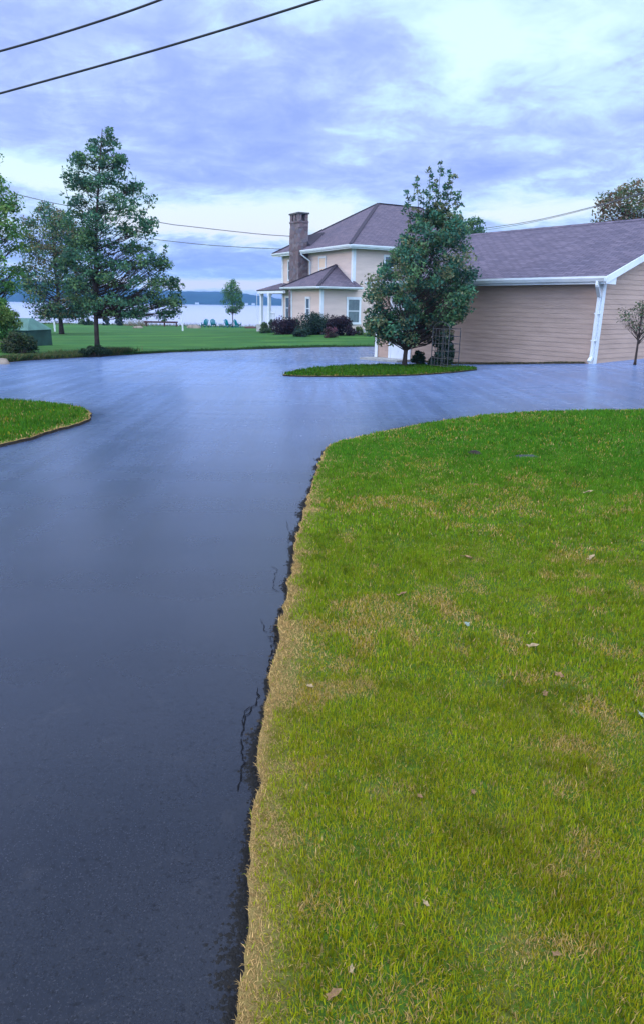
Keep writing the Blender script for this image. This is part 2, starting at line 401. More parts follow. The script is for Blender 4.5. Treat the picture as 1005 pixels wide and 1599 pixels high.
def inside(poly, x, y):
    c = np.zeros(len(x), bool); n = len(poly)
    for i in range(n):
        x1, y1 = poly[i]; x2, y2 = poly[(i + 1) % n]
        if y1 == y2: continue
        k = ((y1 > y) != (y2 > y)) & (x < (x2 - x1) * (y - y1) / (y2 - y1) + x1)
        c ^= k
    return c
def dist_line(line, x, y):
    d = np.full(len(x), 1e9)
    for (x1, y1), (x2, y2) in zip(line[:-1], line[1:]):
        L = (x2 - x1) ** 2 + (y2 - y1) ** 2 + 1e-12
        t = np.clip(((x - x1) * (x2 - x1) + (y - y1) * (y2 - y1)) / L, 0, 1)
        d = np.minimum(d, np.hypot(x - x1 - t * (x2 - x1), y - y1 - t * (y2 - y1)))
    return d
def resample(line, step, jitter=0.0, seed=1):
    r = random.Random(seed); out = []
    for (x1, y1), (x2, y2) in zip(line[:-1], line[1:]):
        L = math.hypot(x2 - x1, y2 - y1); n = max(1, int(L / step)); nx, ny = -(y2 - y1) / max(L, 1e-9), (x2 - x1) / max(L, 1e-9)
        for k in range(n):
            j = r.uniform(-jitter, jitter); out.append((x1 + (x2 - x1) * k / n + nx * j, y1 + (y2 - y1) * k / n + ny * j))
    out.append(line[-1]); return out
def smooth_line(line, it=2):
    for _ in range(it):
        o = [line[0]]
        for a, b in zip(line[:-1], line[1:]):
            o += [(a[0] * .75 + b[0] * .25, a[1] * .75 + b[1] * .25), (a[0] * .25 + b[0] * .75, a[1] * .25 + b[1] * .75)]
        line = o + [line[-1]]
    return line

def sheet(name, poly, step, off, m, skirt=0.0, skirt_m=None, dryline=None, near=None):
    """triangulated patch following the terrain; near=(step2, radius) refines close to the camera"""
    P = np.array(poly); x0, y0 = P.min(0); x1, y1 = P.max(0)
    gx, gy = np.meshgrid(np.arange(x0, x1, step), np.arange(y0, y1, step)); gx = gx.ravel(); gy = gy.ravel()
    if near:
        k = np.hypot(gx, gy) > near[1]; gx = gx[k]; gy = gy[k]
        ax, ay = np.meshgrid(np.arange(max(x0, -near[1]), min(x1, near[1]), near[0]), np.arange(max(y0, -near[1]), min(y1, near[1]), near[0]))
        ax = ax.ravel(); ay = ay.ravel(); k = np.hypot(ax, ay) <= near[1]; gx = np.r_[gx, ax[k]]; gy = np.r_[gy, ay[k]]
    gx = gx + rng.uniform(-.2, .2, len(gx)) * step * .3; gy = gy + rng.uniform(-.2, .2, len(gy)) * step * .3
    k = inside(poly, gx, gy); gx = gx[k]; gy = gy[k]
    n = len(poly); pts = [Vector(p) for p in poly] + [Vector((a, b)) for a, b in zip(gx, gy)]
    r = delaunay_2d_cdt(pts, [], [list(range(n))], 1, 1e-5)
    vv = np.array([tuple(v) for v in r[0]]); ff = [f for f in r[2] if len(f) == 3]
    z = terr(vv[:, 0], vv[:, 1]) + off
    V = np.c_[vv, z]; F = np.array(ff)
    a = V[F[:, 0]]; b = V[F[:, 1]]; c = V[F[:, 2]]
    nz = (b[:, 0] - a[:, 0]) * (c[:, 1] - a[:, 1]) - (b[:, 1] - a[:, 1]) * (c[:, 0] - a[:, 0])
    F[nz < 0] = F[nz < 0][:, ::-1]
    ex = {}
    if dryline is not None:
        d = dist_line(dryline, V[:, 0], V[:, 1]); ex['dry'] = np.clip(1 - d / .17, 0, 1)
    o = np_mesh(name, V, F, m, None, None, True, ex)
    if skirt:
        mb = MB(); q = poly + [poly[0]]
        zz = terr([p[0] for p in q], [p[1] for p in q]) + off
        o.data.materials.append(skirt_m)
        me = o.data; import bmesh
        bm = bmesh.new(); bm.from_mesh(me)
        top = [bm.verts.new((p[0], p[1], h)) for p, h in zip(poly, zz)]
        bot = [bm.verts.new((p[0], p[1], h - skirt)) for p, h in zip(poly, zz)]
        for i in range(n):
            j = (i + 1) % n; f = bm.faces.new((top[i], top[j], bot[j], bot[i])); f.material_index = 1
        bm.to_mesh(me); bm.free()
    return o

# ================================================================== ground, driveway, lawns
def gl(pts): return [tuple(G(*p)[:2]) for p in pts]
EDGE_R = gl([(372, 1590), (383, 1500), (393, 1400), (399, 1300), (407, 1200), (417, 1100), (431, 1020), (446, 940), (460, 872),
             (467, 820), (486, 770), (497, 730), (506, 706), (521, 695), (560, 686), (620, 672), (700, 658), (780, 649), (850, 645), (930, 644), (1004, 643)])
e0 = EDGE_R[0]; e1 = EDGE_R[1]; dd = ((e0[0] - e1[0]), (e0[1] - e1[1])); L_ = math.hypot(*dd)
EDGE_R = [(e0[0] + dd[0] / L_ * 3.2, e0[1] + dd[1] / L_ * 3.2)] + EDGE_R
EDGE_Rs = resample(smooth_line(EDGE_R, 2), .07, .016, 3)
last = EDGE_Rs[-1]
LAWN_R = EDGE_Rs + [(last[0] + 4, last[1] + .2), (last[0] + 16, last[1] + 1.5), (last[0] + 18, -3), (EDGE_Rs[0][0], -3)]
lawn_r = sheet('lawn', LAWN_R, .5, .035, TURF, .09, SOIL, EDGE_Rs, (.12, 6)); tag(lawn_r, kind='structure')
PL = gl([(0, 699), (40, 690), (90, 674), (130, 663), (142, 656), (144, 648), (130, 640), (100, 634), (50, 630), (0, 627)])
PLs = resample(smooth_line(PL, 2), .1, .02, 5)
LAWN_L = PLs + [(PLs[-1][0] - 12, PLs[-1][1] - 0.5), (PLs[0][0] - 14, PLs[0][1] - 4.5)]
lawn_l = sheet('lawn', LAWN_L, .4, .035, TURF, .09, SOIL, PLs); tag(lawn_l, kind='structure')
FE = gl([(-150, 575), (0, 567), (60, 562), (120, 559), (175, 556), (250, 551), (300, 549), (400, 545), (500, 542), (560, 541.5), (600, 541)])
FEs = resample(smooth_line(FE, 2), .25, .04, 6)
LAWN_F = FEs + [(FEs[-1][0] + 2, 35.5), (30, 36), (60, 60), (60, SHORE + 9), (-70, SHORE + 9), (-70, FEs[0][1])]
lawn_f = sheet('lawn', LAWN_F, 1.6, .03, TURF_FAR, .09, SOIL); tag(lawn_f, kind='structure')
ISL = gl([(441, 587), (470, 580), (500, 576), (540, 573), (586, 572), (640, 572), (712, 574), (735, 575.5), (748, 577.5), (725, 580.5), (690, 584), (640, 587), (580, 588.5), (500, 589), (460, 588.5)])
ISLs = resample(smooth_line(ISL + [ISL[0]], 2), .12, .02, 8)[:-1]
island = sheet('lawn', ISLs, .35, .035, TURF, .09, SOIL, ISLs[len(ISLs) * 2 // 3:]); tag(island, kind='structure')
DR = [(-45, FEs[0][1] + 2), *[(x, y + .8) for x, y in FEs[1:-1]], (FEs[-1][0] + .5, 40), (34, 40), (34, 4), (EDGE_Rs[0][0] + 2, -4), (-45, -4)]
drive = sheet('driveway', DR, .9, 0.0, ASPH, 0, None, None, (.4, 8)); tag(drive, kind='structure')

gx = np.r_[np.linspace(-900, -70, 12), np.linspace(-60, 60, 61), np.linspace(70, 900, 12)]
gy = np.r_[np.linspace(-600, -40, 8), np.linspace(-30, 90, 61), np.linspace(92, 114, 12), [140, 200]]
X, Y = np.meshgrid(gx, gy); V = np.c_[X.ravel(), Y.ravel(), terr(X.ravel(), Y.ravel()) - .07]
nx = len(gx); I = np.arange(len(gy) * nx).reshape(len(gy), nx)
Fq = np.stack([I[:-1, :-1], I[:-1, 1:], I[1:, 1:], I[1:, :-1]], -1).reshape(-1, 4)
tag(np_mesh('ground', V, Fq, GROUND, smooth=True), kind='structure')

# cracks in the asphalt and a crumbled edge
def ribbon(mb, pts, wd, rr):
    for (a, b) in zip(pts[:-1], pts[1:]):
        d = Vector((b[0] - a[0], b[1] - a[1])); 
        if d.length < 1e-6 or rr.random() < .12: continue
        n = Vector((-d.y, d.x)).normalized(); w1 = wd * rr.uniform(.3, 1.3); w2 = wd * rr.uniform(.3, 1.3); h = .004
        za, zb = tz(*a) + h, tz(*b) + h
        mb.poly([(a[0] + n.x * w1, a[1] + n.y * w1, za), (a[0] - n.x * w1, a[1] - n.y * w1, za), (b[0] - n.x * w2, b[1] - n.y * w2, zb), (b[0] + n.x * w2, b[1] + n.y * w2, zb)])
rr = random.Random(4); mb = MB()
CRACK = mat('crack', (.006, .006, .008), .95, .1)
cracks = [([(403, 1075), (404, 1092), (392, 1110), (381, 1128), (380, 1150), (376, 1175), (382, 1192), (376, 1212), (372, 1235)], .003),
          ([(392, 1105), (384, 1112), (378, 1140), (377, 1160)], .002),
          ([(430, 990), (424, 1015), (420, 1045), (423, 1060), (419, 1072)], .003), ([(408, 968), (415, 985), (422, 1000)], .0018),
          ([(424, 885), (432, 890), (428, 905), (428, 920), (437, 925)], .0018), ([(448, 815), (452, 835), (450, 850)], .0016)]
for pts, wd in cracks:
    l = gl(pts); l = resample(l, .02, .008, len(pts)); ribbon(mb, l, wd, rr)
tag(mb.build('pavement_cracks', CRACK), kind='structure')

def rubble(line, width, dens, smin, smax, name, m, seed, lift=.0, off=0):
    r = np.random.default_rng(seed); P_ = np.array(line); seg = np.hypot(*(P_[1:] - P_[:-1]).T); cum = np.r_[0, np.cumsum(seg)]
    N = int(cum[-1] * dens); s = np.sort(r.random(N) * cum[-1]); i = np.clip(np.searchsorted(cum, s) - 1, 0, len(seg) - 1)
    t = ((s - cum[i]) / seg[i])[:, None]; p = P_[i] * (1 - t) + P_[i + 1] * t
    nrm = (P_[i + 1] - P_[i]) / seg[i][:, None]; nrm = np.c_[-nrm[:, 1], nrm[:, 0]]
    wloc = width * (.35 + 1.0 * vnoise(s, s * 0, 2.1, seed) * vnoise(s, s * 0, 9, seed + 2) * 2.2)
    p = p + nrm * (np.abs(r.normal(0, 1, N)) * wloc * .55 + off)[:, None]
    k = len(p); sz = smin + (smax - smin) * r.random(k) ** 2.5
    base = np.array([(1, 0, 0), (0, .9, 0), (-.9, 0, 0), (0, -.8, 0), (.1, .1, .6)])
    ang = r.random(k) * 6.28; ca, sa = np.cos(ang), np.sin(ang)
    B = base[None] * (1 + r.uniform(-.35, .35, (k, 5, 3))) * sz[:, None, None]
    V = np.stack([B[..., 0] * ca[:, None] - B[..., 1] * sa[:, None], B[..., 0] * sa[:, None] + B[..., 1] * ca[:, None], B[..., 2]], -1)
    V[..., 0] += p[:, None, 0]; V[..., 1] += p[:, None, 1]; V[..., 2] += (terr(p[:, 0], p[:, 1]) + lift)[:, None]
    F = np.array([(0, 1, 4), (1, 2, 4), (2, 3, 4), (3, 0, 4)])[None] + np.arange(k)[:, None, None] * 5
    return tag(np_mesh(name, V.reshape(-1, 3), F.reshape(-1, 3), m), kind='stuff')
BLACKR = mat('asphalt_crumb', (.011, .010, .011), .8, .3, 0, 20, .4, 60)
edge_near = [p for p in EDGE_Rs if p[1] < 8.6 and p[0] < 1.2]
ru = rubble(edge_near, .030, 3600, .002, .009, 'crumbled_asphalt', BLACKR, 3); tag(ru, 'loose black asphalt crumbs along the driveway edge', 'rubble')
ru = rubble(edge_near, .04, 600, .004, .012, 'edge_soil', SOIL, 9, .012, -.045); tag(ru, 'dark brown soil crumbs where the right lawn meets the driveway', 'soil')
ru = rubble(PLs, .03, 250, .006, .02, 'edge_soil', SOIL, 11, .0, 0); tag(ru, 'dark soil crumbs round the small left lawn', 'soil')

# ---------------------------------------------------------------- grass blades
def grass(name, label, poly, dryline, bands, seed, far_green=False):
    r = np.random.default_rng(seed); VV = []; CC = []; n0 = 0
    PX = np.array(poly); 
    for (r0, r1, dens, hh, wd) in bands:
        x0 = max(PX[:, 0].min(), -r1); x1 = min(PX[:, 0].max(), r1); y0 = max(PX[:, 1].min(), -.2); y1 = min(PX[:, 1].max(), r1)
        N = int((x1 - x0) * (y1 - y0) * dens); x = r.uniform(x0, x1, N); y = r.uniform(y0, y1, N)
        d = np.hypot(x, y); k = (d >= r0) & (d < r1) & (np.abs(x) < .56 * y + 2.6)
        x, y = x[k], y[k]; k = inside(poly, x, y); x, y = x[k], y[k]
        # tufted density
        k = r.random(len(x)) < .50 + .62 * vnoise(x, y, 9, seed + 5); x, y = x[k], y[k]
        de = dist_line(dryline, x, y) if dryline is not None else np.full(len(x), 9.)
        n = len(x); d = np.hypot(x, y)
        hs = hh * (.45 + .8 * r.random(n)) * (.75 + .5 * vnoise(x, y, 4.2, seed))
        dryp = .24 + .14 * np.clip(1.6 - d / 2, 0, 1) + 1.0 * np.clip((vnoise(x, y, 1.9, seed + 1) * .45 + vnoise(x, y, 8.5, seed + 2) * .55 - .50) * 4.2, 0, 1) * np.clip(1.45 - d / 6.5, .30, 1) \
            + .85 * np.clip(1.15 - de / (.015 + .095 * vnoise(x, y, 2.4, seed + 3) ** 1.5 * np.clip(1.25 - d / 7, .35, 1)), 0, 1)
        dryp = np.clip(dryp - .02 * d, 0.03, .97)
        isd = r.random(n) < dryp
        hs[isd] *= .8; hs = np.where(de < .12, hs * .85, hs)
        az_ = r.random(n) * 2 * np.pi + 0; lean = np.abs(r.normal(.55, .38, n)); lean[isd] += .5 * r.random(isd.sum()); lean = np.where(de < .12, lean + .25, lean)
        lean = np.clip(lean, 0, 1.45)
        ux, uy = np.cos(az_), np.sin(az_)
        px_, py_ = -uy, ux; w_ = wd * (.6 + .7 * r.random(n)) / 2
        z0 = terr(x, y) + .03
        B = np.stack([x, y, z0], -1)
        l1 = lean * .5
        M = B + np.stack([ux * np.sin(l1) * hs * .55, uy * np.sin(l1) * hs * .55, np.cos(l1) * hs * .55], -1)
        T = M + np.stack([ux * np.sin(lean) * hs * .5, uy * np.sin(lean) * hs * .5, np.cos(lean) * hs * .5], -1)
        Wv = np.stack([px_ * w_, py_ * w_, np.zeros(n)], -1)
        V = np.stack([B - Wv, B + Wv, M + Wv * .8, M - Wv * .8, T], 1)
        dk = np.clip((vnoise(x, y, 5.5, seed + 11) - .55) * 2, 0, 1) * .25 + .35 * np.clip((vnoise(x, y, 22, seed + 12) - .5) * 2.2, 0, 1); g = vnoise(x, y, .8, seed + 7); g2 = vnoise(x, y, 3.3, seed + 8); warm = np.clip(1.3 - d / 5.5, 0, 1)
        ga = np.array([.05, .21, .010]); gb = np.array([.15, .30, .010]); gc = np.array([.50, .43, .006]); gd = np.array([.035, .17, .03])
        mx = (r.random(n) * .6 + g * .2 + g2 * .2)[:, None]
        col = ga * (1 - mx) + gb * mx
        wm = (warm * np.clip(.45 + .75 * r.random(n), 0, 1))[:, None]; col = col * (1 - wm * .75) + gc * wm * .75
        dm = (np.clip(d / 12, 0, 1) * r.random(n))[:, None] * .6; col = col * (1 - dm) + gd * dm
        dc = np.array([.60, .39, .16]) * (.55 + .6 * r.random(n))[:, None]; ol = np.array([.36, .28, .02])
        q = (r.random(n) < .45)[:, None]; dc = np.where(q & (de > .12)[:, None], ol * (.7 + .6 * r.random(n))[:, None], dc)
        col = np.where(isd[:, None], dc, col * (1 - dk)[:, None]) * (.66 + .66 * r.random(n))[:, None]
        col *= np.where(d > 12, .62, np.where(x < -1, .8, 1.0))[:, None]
        VV.append(V.reshape(-1, 3)); CC.append(np.repeat(col, 5, 0)); n0 += n
    V = np.concatenate(VV); Cc = np.concatenate(CC); k = np.arange(n0)[:, None] * 5
    # quads + tip as degenerate-free triangles
    F = np.concatenate([k + np.array([[0, 1, 2]]), k + np.array([[0, 2, 3]]), k + np.array([[3, 2, 4]])])
    print(name, n0, 'blades')
    return tag(np_mesh(name, V, F, BLADE, Cc), label, 'grass', None, 'stuff')
grass('grass', 'green and straw-coloured grass blades of the large right lawn', LAWN_R, EDGE_Rs,
      [(0, 2.6, 62000, .027, .0026), (2.6, 4.5, 26000, .031, .0042), (4.5, 8, 10000, .036, .008), (8, 15, 3600, .045, .014)], 21)
grass('grass', 'short green grass blades of the small left lawn tongue', LAWN_L, PLs, [(0, 16, 2600, .055, .015)], 22)
grass('grass', 'short green grass blades round the tree by the garage', ISLs, None, [(12, 30, 900, .07, .03)], 23)
def fringe(line, n, hh, seed, label, cols, spread=.5):
    r = np.random.default_rng(seed); P_ = np.array(line); i = r.integers(0, len(P_) - 1, n); t = r.random(n)[:, None]
    p = P_[i] * (1 - t) + P_[i + 1] * t; x = p[:, 0]; y = p[:, 1] + np.abs(r.normal(0, spread, n)) + .03
    h = hh * (.4 + r.random(n)) * (.4 + 1.0 * vnoise(x, y, .8, seed)); a = r.random(n) * 6.28; w_ = .02 * (.5 + r.random(n))
    B = np.stack([x, y, terr(x, y) + .02], -1); Wv = np.stack([np.cos(a) * w_, np.sin(a) * w_, a * 0], -1)
    T = B + np.stack([r.normal(0, .45, n) * h, r.normal(0, .45, n) * h, h], -1)
    c = np.array(cols)[r.integers(0, len(cols), n)] * (.7 + .6 * r.random(n))[:, None]
    V = np.stack([B - Wv, B + Wv, T], 1).reshape(-1, 3)
    return tag(np_mesh('weeds', V, np.arange(3 * n).reshape(-1, 3), BLADE, np.repeat(c, 3, 0)), label, 'weeds', None, 'stuff')
far_l = [p for p in FEs if p[0] < G(182, 556)[0]]
fringe(far_l, 30000, .16, 31, 'rough weedy grass along the far edge of the driveway below the left trees', [(.05, .10, .03), (.09, .12, .035), (.17, .14, .07), (.04, .08, .04)], .9)
fringe([p for p in FEs if p[0] >= G(182, 556)[0]], 12000, .05, 32, 'clipped grass fringe along the far driveway edge before the house', [(.03, .08, .025), (.04, .10, .03)], .5)

# ---------------------------------------------------------------- leaves and stones lying about
def dead_leaf(px, py, size, m, label, rz, name='fallen_leaf', group=None, curl=.3):
    p = G(px, py, .04); mb = MB(); n = 10; rad = [1, .55, .8, .45, .75, .5, .8, .5, .7, .6]
    pts = []
    for k in range(n):
        a = 2 * math.pi * k / n; r_ = rad[k] * size; x = math.cos(a) * r_; y = math.sin(a) * r_ * .6
        pts.append((x, y, curl * abs(y) + .1 * size * math.sin(3 * a)))
    c = (0, 0, 0)
    for k in range(n): mb.poly([c, pts[k], pts[(k + 1) % n]])
    o = mb.build(name, m); o.location = (p.x, p.y, p.z + .050); o.rotation_euler = (random.uniform(-.3, .3), random.uniform(-.3, .3), rz)
    md = o.modifiers.new('thick', 'SOLIDIFY'); md.thickness = .0015
    return tag(o, label, 'leaf', group)
GRP = 'fallen leaves on the right lawn'
dead_leaf(519, 1557, .026, DRYLEAF, 'reddish tan dry leaf, nearest the bottom of the photo in the yellowish lawn', .4, group=GRP)
dead_leaf(548, 1518, .014, PALELEAF, 'small pale tan leaf just above the large reddish leaf at the lawn bottom', 1.4, group=GRP)
dead_leaf(829, 1011, .040, PALELEAF, 'pale cream leaf, widest of those in the middle of the right lawn', .2, group=GRP)
dead_leaf(872, 1057, .036, DRYLEAF, 'brown leaf just below and right of the cream leaf in the middle lawn', 1.9, group=GRP)
dead_leaf(850, 1086, .030, DRYLEAF, 'narrow pinkish brown leaf in the middle lawn below the round brown leaf', 1.2, group=GRP)
dead_leaf(921, 873, .05, PALELEAF, 'cream leaf near the right side of the far lawn', .7, group=GRP)
dead_leaf(484, 1074, .028, PALELEAF, 'yellowish leaf lying close to the dry driveway edge', 2.0, group=GRP)
dead_leaf(625, 930, .04, DRYLEAF, 'tan leaf on the pale dry patch of the middle lawn', .5, group=GRP)
dead_leaf(738, 1240, .022, DRYLEAF, 'dark brown curled leaf in the lower lawn centre', 1.1, group=GRP)
dead_leaf(728, 978, .03, GREYLEAF, 'small whitish leaf standing upright in the middle lawn', 1.5, group=GRP, curl=.9)
dead_leaf(1001, 1120, .030, GREYLEAF, 'pale blue green scrap cut by the right edge of the photo', 1.9, group=GRP)
dead_leaf(730, 872, .05, DRYLEAF, 'brown leaf near the upper middle of the right lawn', 2.9, group=GRP)
dead_leaf(915, 770, .06, PALELEAF, 'pale leaf high on the right lawn near the crest', .1, group=GRP)
dead_leaf(867, 1494, .018, DRYLEAF, 'reddish brown leaf in the lower right lawn', .1, group=GRP)
dead_leaf(655, 1247, .016, DRYLEAF, 'small red brown leaf left of the lower lawn centre', 2.1, group=GRP)
dead_leaf(664, 1415, .016, PALELEAF, 'small pale leaf in the lower lawn, straight below the red brown one', 2.1, group=GRP)
def clod(px, py, sx, sy, sz, m, name, label, cat, seed, lift=.03):
    p = G(px, py, .04); r = random.Random(seed); mb = MB(); n = 9
    ring = [[(math.cos(6.283 * k / n) * s * sx * r.uniform(.8, 1.2), math.sin(6.283 * k / n) * s * sy * r.uniform(.8, 1.2), z * sz * r.uniform(.85, 1.1)) for k in range(n)] for s, z in ((1, 0), (.95, .45), (.6, .9))]
    i0 = 0
    for q in ring: mb.v += q
    for a in range(2):
        for k in range(n): mb.f.append((a * n + k, a * n + (k + 1) % n, (a + 1) * n + (k + 1) % n, (a + 1) * n + k))
    mb.v.append((0, 0, sz)); 
    for k in range(n): mb.f.append((2 * n + k, 2 * n + (k + 1) % n, 3 * n))
    o = mb.build(name, m, None, True); o.location = (p.x, p.y, p.z + lift)
    return tag(o, label, cat)
clod(740, 709, .085, .07, .05, SOIL, 'earth_clod', 'dark round clod of earth in the upper right lawn', 'clod', 1)
clod(822, 713, .13, .05, .03, DARK, 'flat_stone', 'flat bluish black slab lying in the upper right lawn', 'stone', 2)

# ================================================================== lap siding
def siding(mb, ax, c, u0, u1, z0, ztop, sgn, course=.125, lip=.012):
    """courses of boards on the plane ax=c, from u0 to u1; ztop a function of u for gables"""
    z = z0
    zmax = max(ztop(u0), ztop(u1), ztop((u0 + u1) / 2))
    while z < zmax:
        z2 = z + course
        # clip u-range to the roof line at mid course
        us = [u0 + (u1 - u0) * k / 60 for k in range(61)]
        ok = [u for u in us if ztop(u) >= z + course * .5]
        if not ok: break
        a, b = min(ok), max(ok); zt = min(z2, max(ztop(a), ztop((a + b) / 2)))
        o1 = c + sgn * lip; o2 = c
        P4 = [(o1, a, z), (o1, b, z), (o2, b, zt), (o2, a, zt)]; U4 = [(o2, a, z), (o2, b, z), (o1, b, z), (o1, a, z)]
        for q in (P4, U4):
            mb.poly([(p[0], p[1], p[2]) if ax == 'x' else (p[1], p[0], p[2]) for p in q])
        z = z2
    return mb

def roof_face(mb, pts, th=.07):
    """roof plane with thickness; uv in metres along the eave (first edge) and up the slope"""
    pts = [Vector(p) for p in pts]; u = (pts[1] - pts[0]).normalized(); n = u.cross(pts[2] - pts[0]).normalized()
    if n.z < 0: n = -n
    v = n.cross(u).normalized()
    uv = [((p - pts[0]).dot(u), (p - pts[0]).dot(v)) for p in pts]
    mb.poly(pts, uv); low = [p - n * th for p in pts]; mb.poly(low[::-1], uv[::-1])
    for i in range(len(pts)):
        j = (i + 1) % len(pts); mb.poly([pts[i], low[i], low[j], pts[j]], [uv[i]] * 4)

def window(parent, ax, c, sgn, u0, u1, z0, z1, fr=.09, glass=GLASS, rail=True, name='window', grid=0):
    """double hung window: frame with sill, glass set back, meeting rail"""
    def B(mb, d0, d1, a, b, e, f):
        lo, hi = sorted((c + sgn * d0, c + sgn * d1))
        return mb.box(lo, hi, a, b, e, f) if ax == 'x' else mb.box(a, b, lo, hi, e, f)
    m = MB(); B(m, .004, .05, u0, u0 + fr, z0 + fr, z1 - fr); B(m, .004, .05, u1 - fr, u1, z0 + fr, z1 - fr); B(m, .004, .056, u0 - .02, u1 + .02, z1 - fr, z1 + .03)
    B(m, .004, .075, u0 - .03, u1 + .03, z0, z0 + fr)
    f = m.build('window', WHITE, parent)
    g = MB(); B(g, .006, .018, u0 + fr, u1 - fr, z0 + fr, z1 - fr); g.build('pane', glass, f)
    if rail:
        zm = (z0 + z1) / 2; r_ = MB(); B(r_, .02, .04, u0 + fr, u1 - fr, zm - .025, zm + .025)
        r_.build('sash_rail', WHITE if not grid else DARK, f)
    return f

# ================================================================== garage
GA = R(37); GX, GY = 7.46, 18.5
garage = thing('garage', 'long tan garage with purple brown shingle roof and white gutter, right of the leafy tree', 'garage', (GX, GY, 0), GA)
LY, WX = 8.88, 9.5; EZ = 2.40; RZ = 4.30; OV = .42; SL = (RZ - EZ) / (WX / 2 + OV)
def gtop(x): return EZ + SL * (min(x, WX - x) + OV) - .09
m = MB(); siding(m, 'x', 0, 0, LY, -.5, lambda u: EZ + .06, -1, .13, .010); m.box(.002, .12, .002, LY - .002, -.6, EZ + .05)
m.build('side_wall', SIDING_G, garage)
m = MB(); siding(m, 'y', 0, .0, WX, -.5, gtop, -1, .13, .010)
m.poly([(0, .01, -.6), (WX, .01, -.6), (WX, .01, gtop(WX)), (WX / 2, .01, gtop(WX / 2)), (0, .01, gtop(0))]); m.build('gable_wall', SIDING_G, garage)
m = MB(); m.poly([(0, LY, -.6), (WX, LY, -.6), (WX, LY, gtop(WX)), (WX / 2, LY, gtop(WX / 2)), (0, LY, gtop(0))]); m.box(WX - .1, WX, .02, LY - .01, -.6, EZ)
m.build('rear_wall', SIDING_G, garage)
m = MB(); y0, y1 = -.32, LY + .10
roof_face(m, [(-OV, y0, EZ), (-OV, y1, EZ), (WX / 2, y1, RZ), (WX / 2, y0, RZ)])
roof_face(m, [(WX + OV, y1, EZ), (WX + OV, y0, EZ), (WX / 2, y0, RZ), (WX / 2, y1, RZ)])
rf = m.build('roof', ROOF_G, garage)
m = MB()
for k in range(31):
    ya = y0 + (y1 - y0) * k / 31; yb = ya + (y1 - y0) / 31 + .02
    for s in (-1, 1): m.poly([(WX / 2, ya, RZ + .035 + .004 * (k % 2)), (WX / 2, yb, RZ + .035 + .004 * (k % 2)), (WX / 2 + s * .15, yb, RZ + .012 - .15 * SL), (WX / 2 + s * .15, ya, RZ + .012 - .15 * SL)],
                              [(k, 0), (k + .3, 0), (k + .3, .1), (k, .1)])
m.build('ridge_cap', ROOF_G, rf)
# gutter along the eave (open K profile), fascia, soffit
def gutter(parent, a, b, z, out, name='gutter', hgt=.125, dep=.12):
    """a,b: 2-D ends of the eave line, out: outward unit vector"""
    m = MB(); o = Vector((out[0], out[1], 0)); pr = [(0.004, 0), (0.004, -hgt), (dep * .65, -hgt), (dep, -hgt * .4), (dep, 0), (dep - .015, 0), (dep - .015, -hgt * .35), (dep * .6, -hgt + .015), (.02, -hgt + .015), (.02, 0)]
    A = Vector((a[0], a[1], z)); B = Vector((b[0], b[1], z)); i = len(m.v)
    for P0 in (A, B):
        for (d, h) in pr: m.v.append(tuple(P0 + o * d + Vector((0, 0, h))))
    n = len(pr)
    for k in range(n): m.f.append((k, (k + 1) % n, n + (k + 1) % n, n + k))
    m.f.append(tuple(range(n))); m.f.append(tuple(range(n, 2 * n)))
    return m.build(name, WHITE, parent)
gutter(garage, (-OV, y0), (-OV, y1), EZ - .01, (-1, 0), dep=.13, hgt=.13)
m = MB(); m.box(-OV + .003, -OV + .03, y0 + .03, y1 - .03, EZ - .20, EZ - .075); m.build('fascia', WHITE, garage)
m = MB(); m.box(-OV + .033, -.02, y0 + .03, y1 - .03, EZ - .19, EZ - .175); m.build('soffit', SOFFIT, garage)
for s in (0, 1):
    m = MB(); ye = (y0 + .0) if s == 0 else (y1 - .03)
    for (xa, za, xb, zb) in ((-OV - .02, EZ, WX / 2, RZ), (WX + OV + .02, EZ, WX / 2, RZ)):
        lo = -.19; hi = -.012
        a0, a1 = ye - .03, ye - .002
        if s: a0, a1 = ye + .032, ye + .06
        for yy in (0,):
            i = len(m.v); m.v += [(xa, a0, za + lo), (xa, a0, za + hi), (xb, a0, zb + hi), (xb, a0, zb + lo), (xa, a1, za + lo), (xa, a1, za + hi), (xb, a1, zb + hi), (xb, a1, zb + lo)]
            m.f += [tuple(i + k for k in q) for q in ((0, 1, 2, 3), (4, 7, 6, 5), (0, 4, 5, 1), (3, 2, 6, 7), (1, 5, 6, 2), (0, 3, 7, 4))]
    m.build('rake_board', WHITE, garage)
m = MB(); m.poly([(-OV, y0 + .001, EZ - .19), (0, y0 + .001, EZ - .19), (0, -.02, EZ - .19), (-OV, -.02, EZ - .19)])
m.poly([(-OV - .01, y0 + .003, EZ - .02), (.05, y0 + .003, EZ + .05), (.05, y0 + .003, EZ - .2), (-OV - .01, y0 + .003, EZ - .2)]); m.build('cornice_return', WHITE, garage)
m = MB(); m.box(-.035, -.018, -.035, .11, -.5, EZ - .16); m.box(-.018, .11, -.035, -.018, -.5, EZ - .16); m.build('corner_board', WHITE, garage)
m = MB(); m.box(-.035, -.018, LY - .13, LY + .02, -.6, EZ - .16); m.build('corner_board', WHITE, garage)
# downspout with an elbow from the gutter back to the wall
m = MB(); pth = [(-OV - .06, -.12, EZ - .12), (-OV - .06, -.12, EZ - .24), (-.09, .02, EZ - .52), (-.085, .02, EZ - .62), (-.085, .02, .32), (-.22, .0, .22)]
for a, b in zip(pth[:-1], pth[1:]): m.bar(a, b, .085, .065)
m.build('downspout', WHITE, garage)
for zz in (.75, 1.45):
    m = MB(); m.box(-.128, -.016, -.045, .085, zz, zz + .03); m.build('downspout_strap', WHITE, garage)
